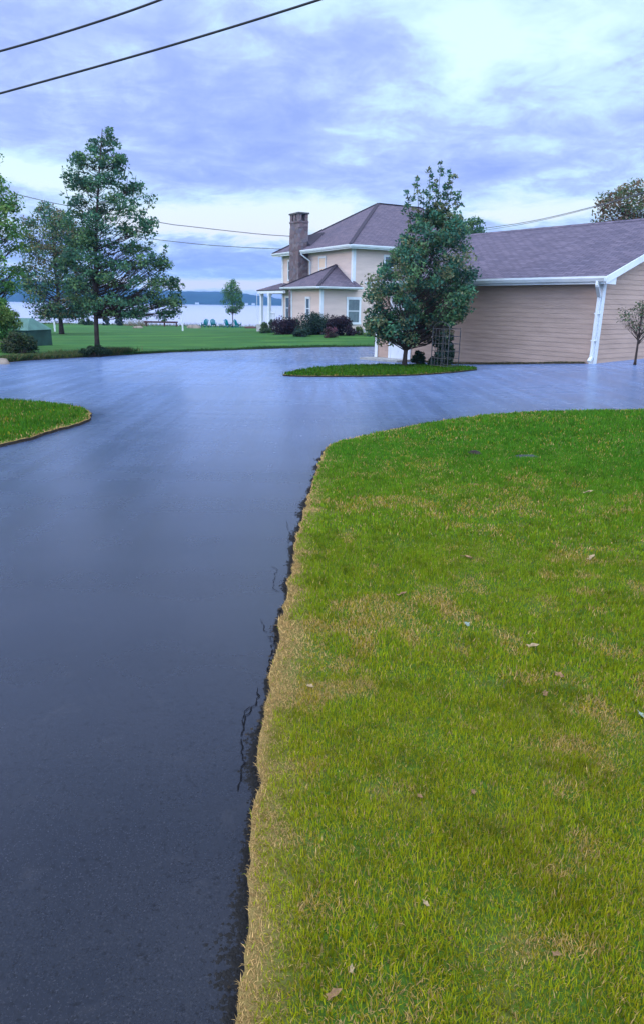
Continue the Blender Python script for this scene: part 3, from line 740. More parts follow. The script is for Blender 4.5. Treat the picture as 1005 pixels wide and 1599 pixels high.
# side door with casing, threshold and slab
d0, d1 = 7.12, 8.02; dzb = -.30
m = MB(); m.box(-.05, -.018, d0 - .12, d0, dzb, 1.82); m.box(-.05, -.018, d1, d1 + .12, dzb, 1.82); m.box(-.055, -.018, d0 - .14, d1 + .14, 1.82, 1.95)
dr = m.build('door_casing', WHITE, garage)
m = MB(); m.box(-.035, -.018, d0 + .003, d1 - .003, dzb + .05, 1.817)
for (za, zb) in ((0, .75), (.9, 1.7)):
    for (ua, ub) in ((d0 + .12, (d0 + d1) / 2 - .05), ((d0 + d1) / 2 + .05, d1 - .12)):
        m.box(-.042, -.034, ua, ub, za - .05, zb - .05)
dr = m.build('door', DOORW, garage)
m = MB(); m.tube([(-.04, d0 + .1, .68), (-.09, d0 + .1, .68)], [.012, .03], 10); m.build('handle', DARK, dr)
m = MB(); m.box(-.14, -.017, d0 - .14, LY - .15, dzb - .08, dzb); m.build('threshold', BRICKRED, garage)
window(garage, 'x', 0, -1, 2.1, 2.1 + .01, 3, 3.01) if False else None
sp = [Matrix.Rotation(GA, 3, 'Z') @ Vector(v) for v in ((-.75, 6.9, 0), (-.02, 6.9, 0), (-.02, LY + .02, 0), (-.75, LY + .02, 0))]
m = MB(); zt = -.33
q = [(GX + v.x, GY + v.y) for v in sp]
m.v = [(x, y, zt - .15) for x, y in q] + [(x, y, tz(x, y) + .07) for x, y in q]
m.f = [(0, 3, 2, 1), (4, 5, 6, 7), (0, 1, 5, 4), (1, 2, 6, 5), (2, 3, 7, 6), (3, 0, 4, 7)]
tag(m.build('concrete_slab', CONC), 'pale concrete slab in front of the white garage side door', 'slab')
# strip of dry grass at the foot of the long wall
def gw(x, y, z=0):
    v = Matrix.Rotation(GA, 3, 'Z') @ Vector((x, y, 0)); return (GX + v.x, GY + v.y)
foot = [gw(-.06, 0.2), gw(-.07, 2), gw(-.08, 4), gw(-.10, 6.5)]
foot = resample(foot, .1)
def foot_weeds(line, n, hh, seed, label, cols):
    o = fringe(line, n, hh, seed, label, cols, .03); return o
foot_weeds(foot, 5000, .06, 33, 'thin line of dry grass at the foot of the tan garage wall', [(.20, .17, .10), (.10, .12, .05), (.30, .24, .15)])

# ================================================================== house
HA = R(29); HX, HY, HZ = 2.01, 43.0, -.20
house = thing('house', 'cream two-storey house with hipped purple brown roof standing by the lake', 'house', (HX, HY, HZ), HA)
HL, HD = 13.2, 9.7; HE = 5.03 - HZ; HR = 8.2 - HZ; HO = .55
BE_ = 2.63 - HZ
flat = lambda z: (lambda u: z)
m = MB(); siding(m, 'y', 0, 0, HL, .35, flat(HE - .18), -1, .14, .015); m.build('front_wall', SIDING_H, house)
m = MB(); siding(m, 'x', 0, 0, HD, .35, flat(HE - .18), -1, .14, .015); m.build('side_wall', SIDING_H, house)
m = MB(); m.box(.02, HL, .02, HD, -.3, HE - .17); m.build('core_wall', SIDING_H, house)
m = MB(); m.box(-.015, HL, -.015, .02, -.4, .35); m.box(-.015, .02, .02, HD, -.4, .35); m.build('foundation', CONC, house)
c4 = [(-HO, -HO, HE), (HL + HO, -HO, HE), (HL + HO, HD + HO, HE), (-HO, HD + HO, HE)]
r1 = (HD / 2, HD / 2, HR); r2 = (HL - HD / 2, HD / 2, HR)
m = MB(); roof_face(m, [c4[0], c4[1], r2, r1]); roof_face(m, [c4[2], c4[3], r1, r2]); roof_face(m, [c4[3], c4[0], r1]); roof_face(m, [c4[1], c4[2], r2])
hroof = m.build('roof', ROOF_H, house)
m = MB()
for a, b in ((c4[0], r1), (c4[3], r1), (c4[1], r2), (c4[2], r2), (r1, r2)):
    m.bar(Vector(a) + Vector((0, 0, .02)), Vector(b) + Vector((0, 0, .02)), .22, .04)
m.build('hip_cap', ROOF_H, hroof)
gutter(house, (-HO, -HO), (HL + HO, -HO), HE - .02, (0, -1), hgt=.15); gutter(house, (-HO, -HO), (-HO, 5.75), HE - .02, (-1, 0), hgt=.15)
gutter(house, (-HO, 7.08), (-HO, HD + HO), HE - .02, (-1, 0), hgt=.12)
m = MB(); m.box(-HO + .03, HL + HO - .03, -HO + .03, -.02, HE - .2, HE - .18); m.box(-HO + .03, -.02, -.02, HD + HO - .03, HE - .2, HE - .18); m.build('soffit', SOFFIT, house)
m = MB(); m.box(-HO + .002, HL + HO, -HO + .002, -HO + .028, HE - .24, HE - .08); m.box(-HO + .002, -HO + .028, -HO + .03, 5.76, HE - .24, HE - .08)
m.box(-HO + .002, -HO + .028, 7.06, HD + HO, HE - .24, HE - .08); m.build('fascia', WHITE, house)
m = MB(); m.box(-.05, -.018, -.05, .15, BE_ + .1, HE - .2); m.box(-.018, .15, -.05, -.018, BE_ + .1, HE - .2); m.build('corner_board', WHITE, house)
m = MB(); m.box(-.05, -.018, HD - .16, HD + .02, .3, HE - .2); m.build('corner_board', WHITE, house)
# chimney of mixed field stone with an open, slab-capped top
CY0, CY1, CXo = 5.78, 7.04, -.72; CT = 1.6 - HZ + 137 * 48 / 1140.0
m = MB(); mrr = random.Random(2)
zc = -.3
while zc < CT - .62:
    h = .24; j = lambda: mrr.uniform(-.018, .018); tp = .10 * (1 - zc / CT)
    m.box(CXo - tp + j(), -.016 + .0 * j(), CY0 - tp + j(), CY1 + tp + j(), zc, min(zc + h, CT - .62) - .004); zc += h
m.box(CXo - .04, -.0, CY0 - .04, CY1 + .04, CT - .62, CT - .52)
ch = m.build('chimney', CHIM, house)
for (xa, xb) in ((CXo, CXo + .22), (-.22, -.02)):
    for (ya, yb) in ((CY0, CY0 + .30), ((CY0 + CY1) / 2 - .16, (CY0 + CY1) / 2 + .16), (CY1 - .30, CY1)):
        m = MB(); m.box(xa, xb, ya, yb, CT - .52, CT - .09); m.build('vent_pier', CHIM, ch)
m = MB(); m.box(CXo - .07, .04, CY0 - .07, CY1 + .07, CT - .09, CT); m.build('cap_slab', DARK, ch)
m = MB(); m.poly([(-.1, 5.2, HE + .28), (1.6, 6.4, HE + 1.32), (-.1, 6.4, HE + .95)]); m.poly([(-.1, 6.4, HE + .95), (1.6, 6.4, HE + 1.32), (-.1, 7.6, HE + .28)])
m.poly([(-.1, 5.2, HE + .28), (-.1, 6.4, HE + .95), (-.1, 7.6, HE + .28)]); m.build('chimney_saddle', ROOF_H, hroof)
# single-storey bay on the side wall under its own half-hip roof
BX, BD, BE, BT = -2.17, 3.95, 2.63 - HZ, 1.6 - HZ + 60.5 * 44.8 / 1140.0
bay = bpy.data.objects.new('side_bay', None)
m = MB(); siding(m, 'y', 0.0, BX, 0, .35, flat(BE - .12), -1, .14, .015); siding(m, 'x', BX, 0, BD, .35, flat(BE - .12), -1, .14, .015)
m.box(BX + .01, -.02, .01, BD, -.3, BE - .1); m.build('bay_wall', SIDING_H, house)
m = MB(); bo = .5; A_ = (BX - bo, -bo, BE); B_ = (.38, -bo, BE); C_ = (BX - bo, BD + bo, BE); D_ = (0, BD + bo, BE); T_ = (-.02, 2.0, BT)
m2 = (.38, -.03, BE + .17)
roof_face(m, [A_, B_, (.38, -.05, BE + .2), (-.02, -.05, BE + .2), T_]) if False else None
roof_face(m, [A_, (-.02, -bo, BE), T_]); roof_face(m, [C_, A_, T_]); roof_face(m, [D_, C_, T_])
roof_face(m, [(-.02, -bo, BE), B_, (.1, -.02, BE + .36), (-.02, -.02, BE + .38)])
br = m.build('bay_roof', ROOF_H, house)
m = MB(); m.bar(Vector(A_) + Vector((0, 0, .02)), Vector(T_) + Vector((0, 0, .02)), .2, .04); m.bar(Vector(C_) + Vector((0, 0, .02)), Vector(T_) + Vector((0, 0, .02)), .2, .04); m.build('hip_cap', ROOF_H, br)
gutter(house, (BX - bo, -bo), (.38, -bo), BE - .02, (0, -1)); gutter(house, (BX - bo, -bo), (BX - bo, BD + bo), BE - .02, (-1, 0))
m = MB(); m.box(BX - bo + .03, .36, -bo + .03, -.02, BE - .16, BE - .14); m.box(BX - bo + .03, BX - .02, -.02, BD + bo - .03, BE - .16, BE - .14); m.build('soffit', SOFFIT, house)
m = MB(); m.box(BX - .04, BX - .018, -.04, .13, .3, BE - .15); m.box(BX - .018, BX + .13, -.04, -.018, .3, BE - .15); m.build('corner_board', WHITE, house)
m = MB(); m.box(BX - .04, BX - .018, BD - .14, BD + .01, .3, BE - .15); m.build('corner_board', WHITE, house)
window(house, 'y', 0, -1, -.42, .62, .62, 2.22, .13, SCREEN)
window(house, 'x', BX, -1, 1.35, 1.95, .85, 2.2, .1)
wf = window(house, 'x', 0, -1, 3.3, 4.25, 3.35, 4.75, .1); m = MB(); m.box(-.03, -.0185, 3.41, 4.14, 3.9, 4.64); m.build('pane_reflection', PANE_REFL, wf)  # cream panel over the upper pane imitates a reflected sunset
window(house, 'x', 0, -1, 8.0, 8.8, 3.35, 4.75, .1)
window(house, 'y', 0, -1, 2.2, 3.2, 3.35, 4.75, .1); window(house, 'y', 0, -1, 2.2, 3.2, .8, 2.3, .1); window(house, 'y', 0, -1, 5.6, 6.7, 3.35, 4.75, .1)
window(house, 'x', 0, -1, 4.6, 5.3, .7, 2.2, .1); window(house, 'x', 0, -1, 8.5, 9.2, .7, 2.3, .1)
m = MB()
pth = [(-HO - .05, 5.6, HE - .15), (-HO - .05, 5.6, HE - .3), (-.07, 5.35, HE - .7), (-.07, 5.35, .1)]
for a, b in zip(pth[:-1], pth[1:]): m.bar(a, b, .09, .07)
m.build('downspout', WHITE, house)
# porch on the lake side
PZ = 2.55 - HZ
m = MB(); e_ = [(-.75, HD + .0, PZ + .45), (-.75, HD + 3.0, PZ), (HL, HD + 3.0, PZ), (HL, HD, PZ + .45)]
roof_face(m, [e_[2], e_[1], (0.3, HD + .02, PZ + .55), (HL, HD + .02, PZ + .55)]); roof_face(m, [e_[1], (-.75, 8.2, PZ), (-.02, 8.4, PZ + .4), (-.02, HD, PZ + .5), (.3, HD + .02, PZ + .55)])
pr = m.build('porch_roof', ROOF_H, house)
m = MB(); m.box(-.70, -.5, 8.2, HD + 2.95, PZ - .25, PZ - .06); m.box(-.5, HL, HD + 2.75, HD + 2.95, PZ - .25, PZ - .06); m.build('porch_beam', WHITE, house)
m = MB(); m.box(-.8, HL, HD + .02, HD + 3.0, -.5, .25); m.build('porch_floor', CONC, house)
for (x, y) in ((-.5, HD + 2.65), (-.6, HD + 1.0), (3.6, HD + 2.8), (7.6, HD + 2.8)):
    m = MB(); m.box(x - .1, x + .1, y - .1, y + .1, .25, PZ - .25); m.box(x - .14, x + .14, y - .14, y + .14, .25, .45); m.box(x - .14, x + .14, y - .14, y + .14, PZ - .4, PZ - .28); m.build('porch_post', WHITE, house)
m = MB(); m.bar((-.55, HD + .1, 1.15), (-.55, HD + 1.0, 1.15), .06, .06); m.bar((-.55, HD + .1, .45), (-.55, HD + 1.0, .45), .06, .06)
for k in range(8): m.bar((-.55, HD + .15 + k * .1, .45), (-.55, HD + .15 + k * .1, 1.15), .025, .025)
m.build('porch_railing', WHITE, house)

# ================================================================== foliage generators
def leaf_cloud(centres, csize, nleaf, lsize, pal, seed, flat_=.6, droop=0.0, aspect=.5, cnt=None):
    r = np.random.default_rng(seed); Cn = np.asarray(centres); n = len(Cn) * nleaf
    c = np.repeat(Cn, nleaf, 0); cs = np.repeat(np.asarray(csize) * np.ones(len(Cn)), nleaf)
    pass
    if cnt is not None:
        c = np.repeat(Cn, cnt, 0); n = len(c); cs = np.repeat(np.asarray(csize), cnt); nleaf = cnt
    u = r.normal(0, 1, (n, 3)); u /= np.linalg.norm(u, axis=1)[:, None]; rad = r.random(n) ** .45
    p = c + u * (rad * cs)[:, None] * np.array([1, 1, flat_]); p[:, 2] -= droop * rad * cs
    a = r.normal(0, 1, (n, 3)); a[:, 2] = a[:, 2] * .7 - .25; a /= np.linalg.norm(a, axis=1)[:, None]
    b = np.cross(a, r.normal(0, 1, (n, 3)) + np.array([0, 0, 1.2])); b /= np.linalg.norm(b, axis=1)[:, None] + 1e-9
    nr = np.cross(a, b)
    s = lsize * (.6 + .8 * r.random(n))[:, None]
    V = np.stack([p - a * s * .5, p + b * s * aspect * .5 + nr * s * .08, p + a * s * .5, p - b * s * aspect * .5 + nr * s * .08], 1)
    pal = np.array(pal); ci = r.integers(0, len(pal), len(Cn)); tone = np.repeat(.75 + .5 * r.random(len(Cn)), nleaf)
    base = pal[np.repeat(ci, nleaf)]; oth = pal[r.integers(0, len(pal), n)]; k = (r.random(n) < .35)[:, None]
    col = np.where(k, oth, base) * (tone * (.7 + .6 * r.random(n)))[:, None]
    return V.reshape(-1, 3), np.arange(4 * n).reshape(-1, 4), np.repeat(col, 4, 0)

def tree(name, label, px, py, D, prof, tb, lsize, ncl, nleaf, pal, seed, cs=(.25, .5), group=None, tr=.09, up=.5, hole=.42, flat_=.55, base=None, xtrunk=None, cat='tree', depthf=.9, aspect=.5, levels=None, lv=.75, shoots=()):
    """prof: (y, xl, xr) outline of the crown in photo pixels at distance D, turned into metres; tb: pixel y where limbs begin"""
    r = random.Random(seed); s = D / 1140.0
    g = base or G(px, py)
    if base is None and D: 
        g = AT(px, py, D); g = Vector((g.x, g.y, tz(g.x, g.y)))
    t = thing(name, label, cat, g, 0, group); sx = D / 1089.0
    P_ = sorted([((py - y) * s, (xl - px) * sx, (xr - px) * sx) for y, xl, xr in prof])
    zs = np.array([p[0] for p in P_]); xl = np.array([p[1] for p in P_]); xr = np.array([p[2] for p in P_])
    H = zs[-1]; z0 = (py - tb) * s
    ctr = lambda z: (np.interp(z, zs, xl) + np.interp(z, zs, xr)) / 2; rad = lambda z: (np.interp(z, zs, xr) - np.interp(z, zs, xl)) / 2
    # trunk follows the crown axis gently
    topx = ctr(H * .97); axis = lambda z: (topx * (z / H) ** 1.5 * .9, 0.05 * H * math.sin(z / H * 3 + seed) * .3)
    m = MB(); tp = [(axis(H * k / 12)[0], axis(H * k / 12)[1], H * k / 12) for k in range(13)]
    m.tube(tp, [tr * (1.25 if k == 0 else 1) * max(.08, (1 - k / 12.5)) ** .8 for k in range(13)], 8)
    cents = []; sizes = []; tries = 0
    while len(cents) < ncl and tries < ncl * 60:
        tries += 1
        z = r.uniform(zs[0], H)
        if levels and r.random() < lv:
            z = zs[0] + (round((z - zs[0]) / levels) + r.gauss(0, .13)) * levels
            z = min(max(z, zs[0]), H)
        z = max(z, zs[0] + .5 * cs[1]); R_ = rad(z)
        if r.random() > (R_ / rad(zs).max()) ** 1.1 + .10: continue
        u_ = r.uniform(-1, 1); v_ = r.uniform(-1, 1); v_ = math.copysign(abs(v_) ** .6, v_); q = math.hypot(u_, v_ * math.sqrt(1 - u_ * u_))
        x = ctr(z) + u_ * R_; y = v_ * math.sqrt(1 - u_ * u_) * R_ * depthf
        nz = math.sin(x * 2.7 / (H * .12) + seed) * math.sin(y * 2.3 / (H * .12) + 2 * seed) * math.sin(z * 3.1 / (H * .12) + seed * 3)
        if nz > hole and q < .9: continue
        c_ = r.uniform(*cs) * min(1, .45 + R_ / rad(zs).max())
        x = max(min(x, np.interp(z, zs, xr) - c_ * .5), np.interp(z, zs, xl) + c_ * .5) if R_ > c_ else ctr(z)
        cents.append((x, y, z)); sizes.append(c_)
    for (x, y, z), c_ in zip(cents, sizes):
        h = math.hypot(x - axis(z)[0], y); zb = max(z0 * r.uniform(.95, 1.25), z - h * up - .1); zb = min(zb, H * .95)
        bx, by = axis(zb); r0 = tr * .32 * (1 - zb / H) + .006
        mid_ = (bx * .45 + x * .55, by * .45 + y * .55, zb * .5 + z * .5 - h * .06)
        r0 *= .6; m.tube([(bx, by, zb), mid_, (x, y, z)], [r0, r0 * .6, r0 * .2], 4, False)
        for k in range(2):
            m.tube([mid_, (x + r.uniform(-1, 1) * c_, y + r.uniform(-1, 1) * c_, z + r.uniform(-.3, .6) * c_)], [r0 * .45, r0 * .15], 3, False)
    # loose leading shoots that break the outline
    for (qx, qt, qb) in shoots:
        xt = (qx - px) * sx; zt_ = (py - qt) * s; zb = (py - qb) * s; bx = xt * .75 + axis(zb)[0] * .25; yy = r.uniform(-.4, .4) * rad(zb) * .6
        m.tube([(bx, yy, zb), ((bx * .4 + xt * .6), yy, (zb + zt_) / 2), (xt, yy, zt_)], [tr * .16, tr * .1, .004], 4, False)
        K = max(3, int((zt_ - zb) / (cs[0] * 1.0)))
        for k in range(K):
            f = (k + .7) / K; c_ = cs[0] * (1.0 - .4 * f) * r.uniform(.5, 1)
            cents.append((bx + (xt - bx) * f + r.uniform(-1.6, 1.6) * cs[0] * (1.3 - f), yy + r.uniform(-1.3, 1.3) * cs[0] * (1.1 - f), zb + (zt_ - zb) * f - .03)); sizes.append(c_ * 1.25)
    m.build('trunk', BARK, t, True)
    nl_ = np.maximum(5, (nleaf * np.clip((np.array(sizes) / np.mean(sizes)) ** 1.7, .12, 1.7)).astype(int))
    V, F, Cc = leaf_cloud(cents, sizes, nleaf, lsize, pal, seed, flat_, .15, aspect, nl_)
    np_mesh('crown', V, F, LEAF, Cc, t)
    return t

G_BLUE = [(.045, .14, .085), (.065, .17, .085), (.10, .18, .065), (.035, .10, .07)]
G_AUT = G_BLUE + [(.17, .13, .07), (.14, .17, .055)]
tree('oak_tree', 'tall dark layered tree with a pointed top standing at the far left lawn edge', 152, 541, 23.6,
     [(205, 192, 202), (222, 165, 206), (240, 147, 214), (265, 130, 224), (290, 128, 250), (315, 128, 256), (345, 118, 252), (372, 128, 252), (388, 112, 276), (420, 108, 284), (445, 112, 290), (465, 122, 286), (482, 165, 262)],
     478, .10, 400, 46, G_BLUE, 3, (.15, .38), tr=.085, up=.45, hole=.13, flat_=.6, levels=.6, aspect=.55, lv=.4, shoots=[(195, 204, 260), (186, 214, 260), (203, 212, 262), (150, 238, 300), (127, 264, 330), (212, 236, 280), (232, 268, 320), (254, 292, 340), (272, 365, 430), (222, 262, 310), (285, 440, 460), (168, 222, 270)])
tree('maple_tree', 'broad reddish green tree behind and left of the pointed tree', 97, 511, 50.0,
     [(312, 84, 96), (330, 76, 130), (345, 55, 140), (370, 52, 145), (400, 46, 150), (430, 42, 150), (455, 46, 150), (475, 58, 140), (488, 75, 118)],
     485, .19, 260, 60, G_AUT, 5, (.4, .9), tr=.16, up=.5, hole=.25, flat_=.7, shoots=[(90, 308, 350), (60, 330, 380), (118, 322, 350)])
LT = AT(8, 545, 25.5); LT.z = tz(LT.x, LT.y)
G_BRIGHT = [(.09, .24, .06), (.13, .27, .06), (.06, .17, .07), (.17, .25, .06)]  # brighter, yellower greens of the left-edge tree and hedge
tree('leafy_tree', 'bright green tree cut off by the left edge of the photo', 8, 545, 25.5,
     [(216, -60, 24), (245, -70, 28), (262, -80, 22), (285, -85, 30), (310, -95, 50), (335, -95, 46), (360, -95, 54), (395, -100, 44), (430, -100, 42), (455, -90, 32), (475, -80, 26)],
     500, .12, 330, 56, G_BRIGHT, 8, (.22, .5), tr=.14, up=.5, hole=.22, shoots=[(52, 300, 330), (22, 222, 250), (8, 224, 260)])
tree('ornamental_tree', 'dense dark leafy tree with a slim trunk on the grass island before the garage', 630, 574, 20.6,
     [(320, 655, 685), (338, 645, 698), (352, 628, 708), (370, 614, 716), (385, 608, 720), (405, 600, 728), (425, 574, 731), (440, 560, 733), (455, 564, 733), (475, 574, 726), (490, 572, 716), (505, 566, 708), (518, 582, 700), (532, 598, 684)],
     545, .10, 340, 66, [(.042, .15, .10), (.06, .18, .10), (.10, .20, .08), (.035, .11, .085), (.17, .18, .09)], 12, (.14, .34), tr=.07, up=.9, hole=.3, flat_=.85, aspect=.5, shoots=[(670, 258, 350), (655, 268, 350), (684, 270, 350), (636, 282, 350), (622, 300, 360), (690, 276, 350), (664, 290, 350), (678, 290, 350), (646, 300, 360), (700, 300, 360), (563, 480, 510), (570, 500, 520)])
tree('young_tree', 'small slim green tree on the shore beside the teal chairs', 364, 511, 88.0,
     [(437, 361, 369), (447, 352, 374), (460, 346, 379), (475, 346, 380), (485, 356, 374), (489, 360, 368)],
     492, .22, 90, 34, [(.06, .16, .06), (.09, .19, .06)], 15, (.35, .7), tr=.07, up=.9, hole=.6, flat_=.8)
tree('sapling', 'small sparse sapling with dark twigs in front of the garage gable wall', 990, 566, 17.6,
     [(463, 982, 998), (478, 962, 1012), (492, 958, 1018), (505, 966, 1018), (518, 975, 1005)],
     535, .055, 58, 15, [(.05, .11, .06), (.13, .10, .06), (.09, .15, .05)], 17, (.10, .2), tr=.032, up=1.0, hole=.7, flat_=.7)
BT_ = [(.16, .10, .06), (.10, .13, .05), (.20, .12, .07), (.06, .13, .05)]
tree('autumn_tree', 'rust tinged tree rising behind the garage roof at the right edge of the photo', 985, 500, 40.0,
     [(278, 945, 1020), (292, 915, 1040), (312, 910, 1060), (335, 906, 1065), (355, 940, 1070), (400, 950, 1060), (440, 970, 1040)],
     460, .16, 330, 50, BT_, 19, (.3, .7), tr=.2, up=.7, hole=.3, flat_=.6, base=Vector((AT(985, 500, 40.0).x, 40.0, tz(17, 40))))
tree('background_tree', 'dark tree behind the house, its top showing over the garage ridge', 722, 505, 34.0,
     [(316, 712, 736), (330, 700, 744), (345, 690, 746), (362, 690, 745), (400, 690, 745), (440, 700, 735)],
     440, .13, 110, 46, G_BLUE, 23, (.25, .5), tr=.1, up=.8, hole=.35, base=Vector((AT(722, 505, 34.0).x, 34.0, tz(7, 34))))

def bush(name, label, px, py, D, wpx, hpx, pal, seed, nleaf=70, ncl=30, lsize=.07, group=None, shape=1.0, depth=None, cat='shrub'):
    sx = D / 1089.0; s = D / 1140.0; g = AT(px, py, D); g = Vector((g.x, g.y, tz(g.x, g.y)))
    if shape == 1.0: shape = .7
    t = thing(name, label, cat, g, 0, group); r = random.Random(seed); W = wpx * sx / 2; H = hpx * s; Dp = depth or W * .8
    cents = []; m = MB()
    for k in range(ncl):
        a = r.random() * 6.283; q = r.random() ** .5; hh = r.random()
        lim = math.sqrt(max(0, 1 - (hh * .92) ** 2)) ** shape
        x = math.cos(a) * W * .85 * q * lim; y = math.sin(a) * Dp * .85 * q * lim; z = .08 + hh * H * .86
        cents.append((x, y, z)); m.tube([(x * .2, y * .2, -.05), (x * .6, y * .6, z * .5), (x, y, z)], [.018, .012, .004], 4, False)
    m.build('stem', BARK, t)
    V, F, Cc = leaf_cloud(cents, [min(W, H) * .36] * ncl, int(nleaf * 1.8), lsize * 1.15, pal, seed, .9)
    V[:, 2] = np.maximum(V[:, 2], -.03)
    np_mesh('foliage', V, F, LEAF, Cc, t); return t
PUR = [(.026, .012, .024), (.036, .015, .03), (.02, .012, .024)]; GRN = [(.02, .05, .036), (.028, .06, .038), (.016, .038, .032)]
bush('barberry_bush', 'dark purple rounded bush left of the green bushes under the house chimney', 447, 525, 43.5, 58, 25, PUR, 41, 90, 34, .09)
bush('green_bush', 'dark green bush, largest of those before the house bay', 491, 526, 42.0, 74, 31, GRN, 42, 90, 38, .10)
bush('barberry_bush', 'dark purple upright bush between the pink one and the house window', 532, 528, 40.5, 48, 29, PUR, 43, 90, 34, .09, shape=.6)
bush('flowering_bush', 'small dusty pink flowering bush in front of the dark purple upright bush', 516, 528, 38.6, 24, 16, [(.13, .045, .07), (.05, .05, .04), (.09, .035, .055)], 44, 60, 18, .07)
bush('low_bush', 'low green plant clump in front of the green bush before the bay', 472, 527, 40.0, 36, 13, GRN, 45, 60, 18, .08)
bush('low_bush', 'low yellow green plant at the right end of the house flower bed', 576, 527, 40.0, 18, 14, [(.22, .24, .03), (.10, .15, .03)], 46, 60, 16, .07)
bush('low_bush', 'low pale green plant between the upright purple bush and the yellow plant', 560, 527, 40.5, 16, 12, [(.08, .14, .04), (.12, .16, .05)], 47, 50, 14, .07)
bush('garden_plant', 'leafy garden plant left of the porch post at the lake side', 413, 515, 46.0, 24, 16, [(.06, .12, .05), (.10, .15, .06)], 48, 50, 16, .09)
bush('garden_plant', 'upright green plant standing between the porch posts', 424, 512, 47.0, 12, 22, [(.05, .12, .06)], 49, 50, 14, .09, shape=.4)
bush('round_shrub', 'left of two ball shaped dark shrubs on the shore', 167, 512, 88.0, 14, 13, [(.03, .06, .06), (.04, .07, .06)], 50, 60, 18, .14)
bush('round_shrub', 'right of two ball shaped dark shrubs on the shore', 187, 512, 88.0, 15, 12, [(.03, .06, .06), (.04, .07, .06)], 51, 60, 18, .14)
bush('low_bush', 'low green shrub on the shore left of the pointed tree trunk', 137, 512, 88.0, 30, 9, [(.04, .08, .03), (.05, .10, .03)], 52, 60, 18, .14)
bush('weedy_bush', 'dark low bush at the foot of the pointed tree', 150, 553, 22.6, 58, 14, [(.018, .045, .02), (.03, .06, .03)], 53, 90, 30, .055)
bush('hedge_bush', 'tall yellow green bush under the bright tree at the left edge', 6, 548, 24.2, 62, 90, G_BRIGHT, 54, 120, 60, .09)
bush('hedge_bush', 'lower leafy bush in front of the green shelter at the left edge', 32, 552, 23.4, 52, 34, [(.045, .085, .03), (.03, .06, .03), (.08, .09, .04)], 55, 90, 36, .07)
bush('climbing_plant', 'leafy climbing plant covering the dark trellis by the garage wall', 690, 577, 20.3, 36, 56, [(.018, .05, .035), (.03, .065, .035)], 56, 90, 46, .07, shape=.3, depth=.35, cat='plant')
bush('small_shrub', 'small round dark shrub between the tree trunk and the trellis', 652, 573, 21.4, 22, 22, [(.015, .045, .028), (.025, .06, .03)], 57, 70, 22, .055)
bush('small_shrub', 'low dark plant at the foot of the trellis', 676, 577, 20.6, 30, 13, [(.02, .05, .03), (.05, .05, .04)], 58, 60, 18, .06)

# trellis beside the garage wall
tp = G(694, 577); tr_ = thing('trellis', 'dark metal trellis standing against the tan garage wall', 'trellis', (tp.x, tp.y, tp.z), GA)
for (x, y) in ((-.25, -.3), (-.25, .32), (.2, -.3), (.2, .32)):
    m = MB(); m.tube([(x, y, 0), (x, y, 1.15)], .014, 6); m.build('post', DARK, tr_)
m = MB()
for k in range(6):
    z = .12 + k * .2
    m.bar((-.25, -.3, z), (-.25, .32, z), .012, .012); m.bar((.2, -.3, z), (.2, .32, z), .012, .012); m.bar((-.25, -.3, z), (.2, -.3, z), .012, .012)
for k in range(1, 5):
    y = -.3 + k * .124; m.bar((-.25, y, .1), (-.25, y, 1.12), .01, .01)
m.tube([(-.25, .32, 1.15), (-.25, .2, 1.26), (-.25, 0, 1.31), (-.25, -.2, 1.26), (-.25, -.3, 1.15)], .012, 5)
m.build('lattice', DARK, tr_)

# ================================================================== shore furniture
def chair_proto():
    t = thing('lawn_chair', '', 'chair', (0, 0, 0))
    m = MB()
    for k in range(5): m.bar((-.27, -.22 + k * .11, .34 + .025 * k), (.27, -.22 + k * .11, .34 + .025 * k), .095, .022)
    m.build('seat', TEAL, t)
    m = MB()
    for k in range(5):
        x = (k - 2) * .115; h = 1.02 - .035 * (k - 2) ** 2; m.bar((x, -.2, .30), (x * 1.15, -.48, h), .10, .02, (0, 1, 0))
    m.bar((-.27, -.30, .55), (.27, -.30, .55), .03, .06); m.build('backrest', TEAL, t)
    for s in (-1, 1):
        m = MB(); m.bar((s * .33, -.42, .58), (s * .33, .30, .60), .13, .025); m.build('armrest', TEAL, t)
        m = MB(); m.bar((s * .28, .24, 0), (s * .28, .24, .58), .03, .09); m.build('leg', TEAL, t)
        m = MB(); m.bar((s * .28, .28, .42), (s * .28, -.62, .04), .03, .10); m.build('leg', TEAL, t)
    return t
cp = chair_proto()
for i, (px, rz, lb) in enumerate(((320, 2.8, 'teal slatted garden chair, leftmost of the four on the shore'), (334, 3.5, 'teal garden chair second from the left, beside the small side table'),
                                  (357, -2.3, 'teal garden chair just left of the young shore tree'), (372, -2.1, 'teal garden chair just right of the young shore tree'))):
    o = cp if i == 0 else copy_tree(cp)
    p = AT(px, 512, 84.0); o.location = (p.x, p.y, tz(p.x, p.y)); o.rotation_euler = (0, 0, rz); o.scale = (1, 1, 1)
    tag(o, lb, 'chair', 'teal garden chairs in a row on the shore')
p = AT(344.5, 511, 84.0); t = thing('side_table', 'small teal side table between the two pairs of chairs', 'table', (p.x, p.y, tz(p.x, p.y)))
m = MB(); m.tube([(0, 0, .42), (0, 0, .46)], [.24, .24], 12); m.build('tabletop', TEAL, t)
for a in range(3):
    m = MB(); m.tube([(.05 * math.cos(a * 2.1), .05 * math.sin(a * 2.1), .42), (.2 * math.cos(a * 2.1), .2 * math.sin(a * 2.1), 0)], .02, 6); m.build('leg', TEAL, t)
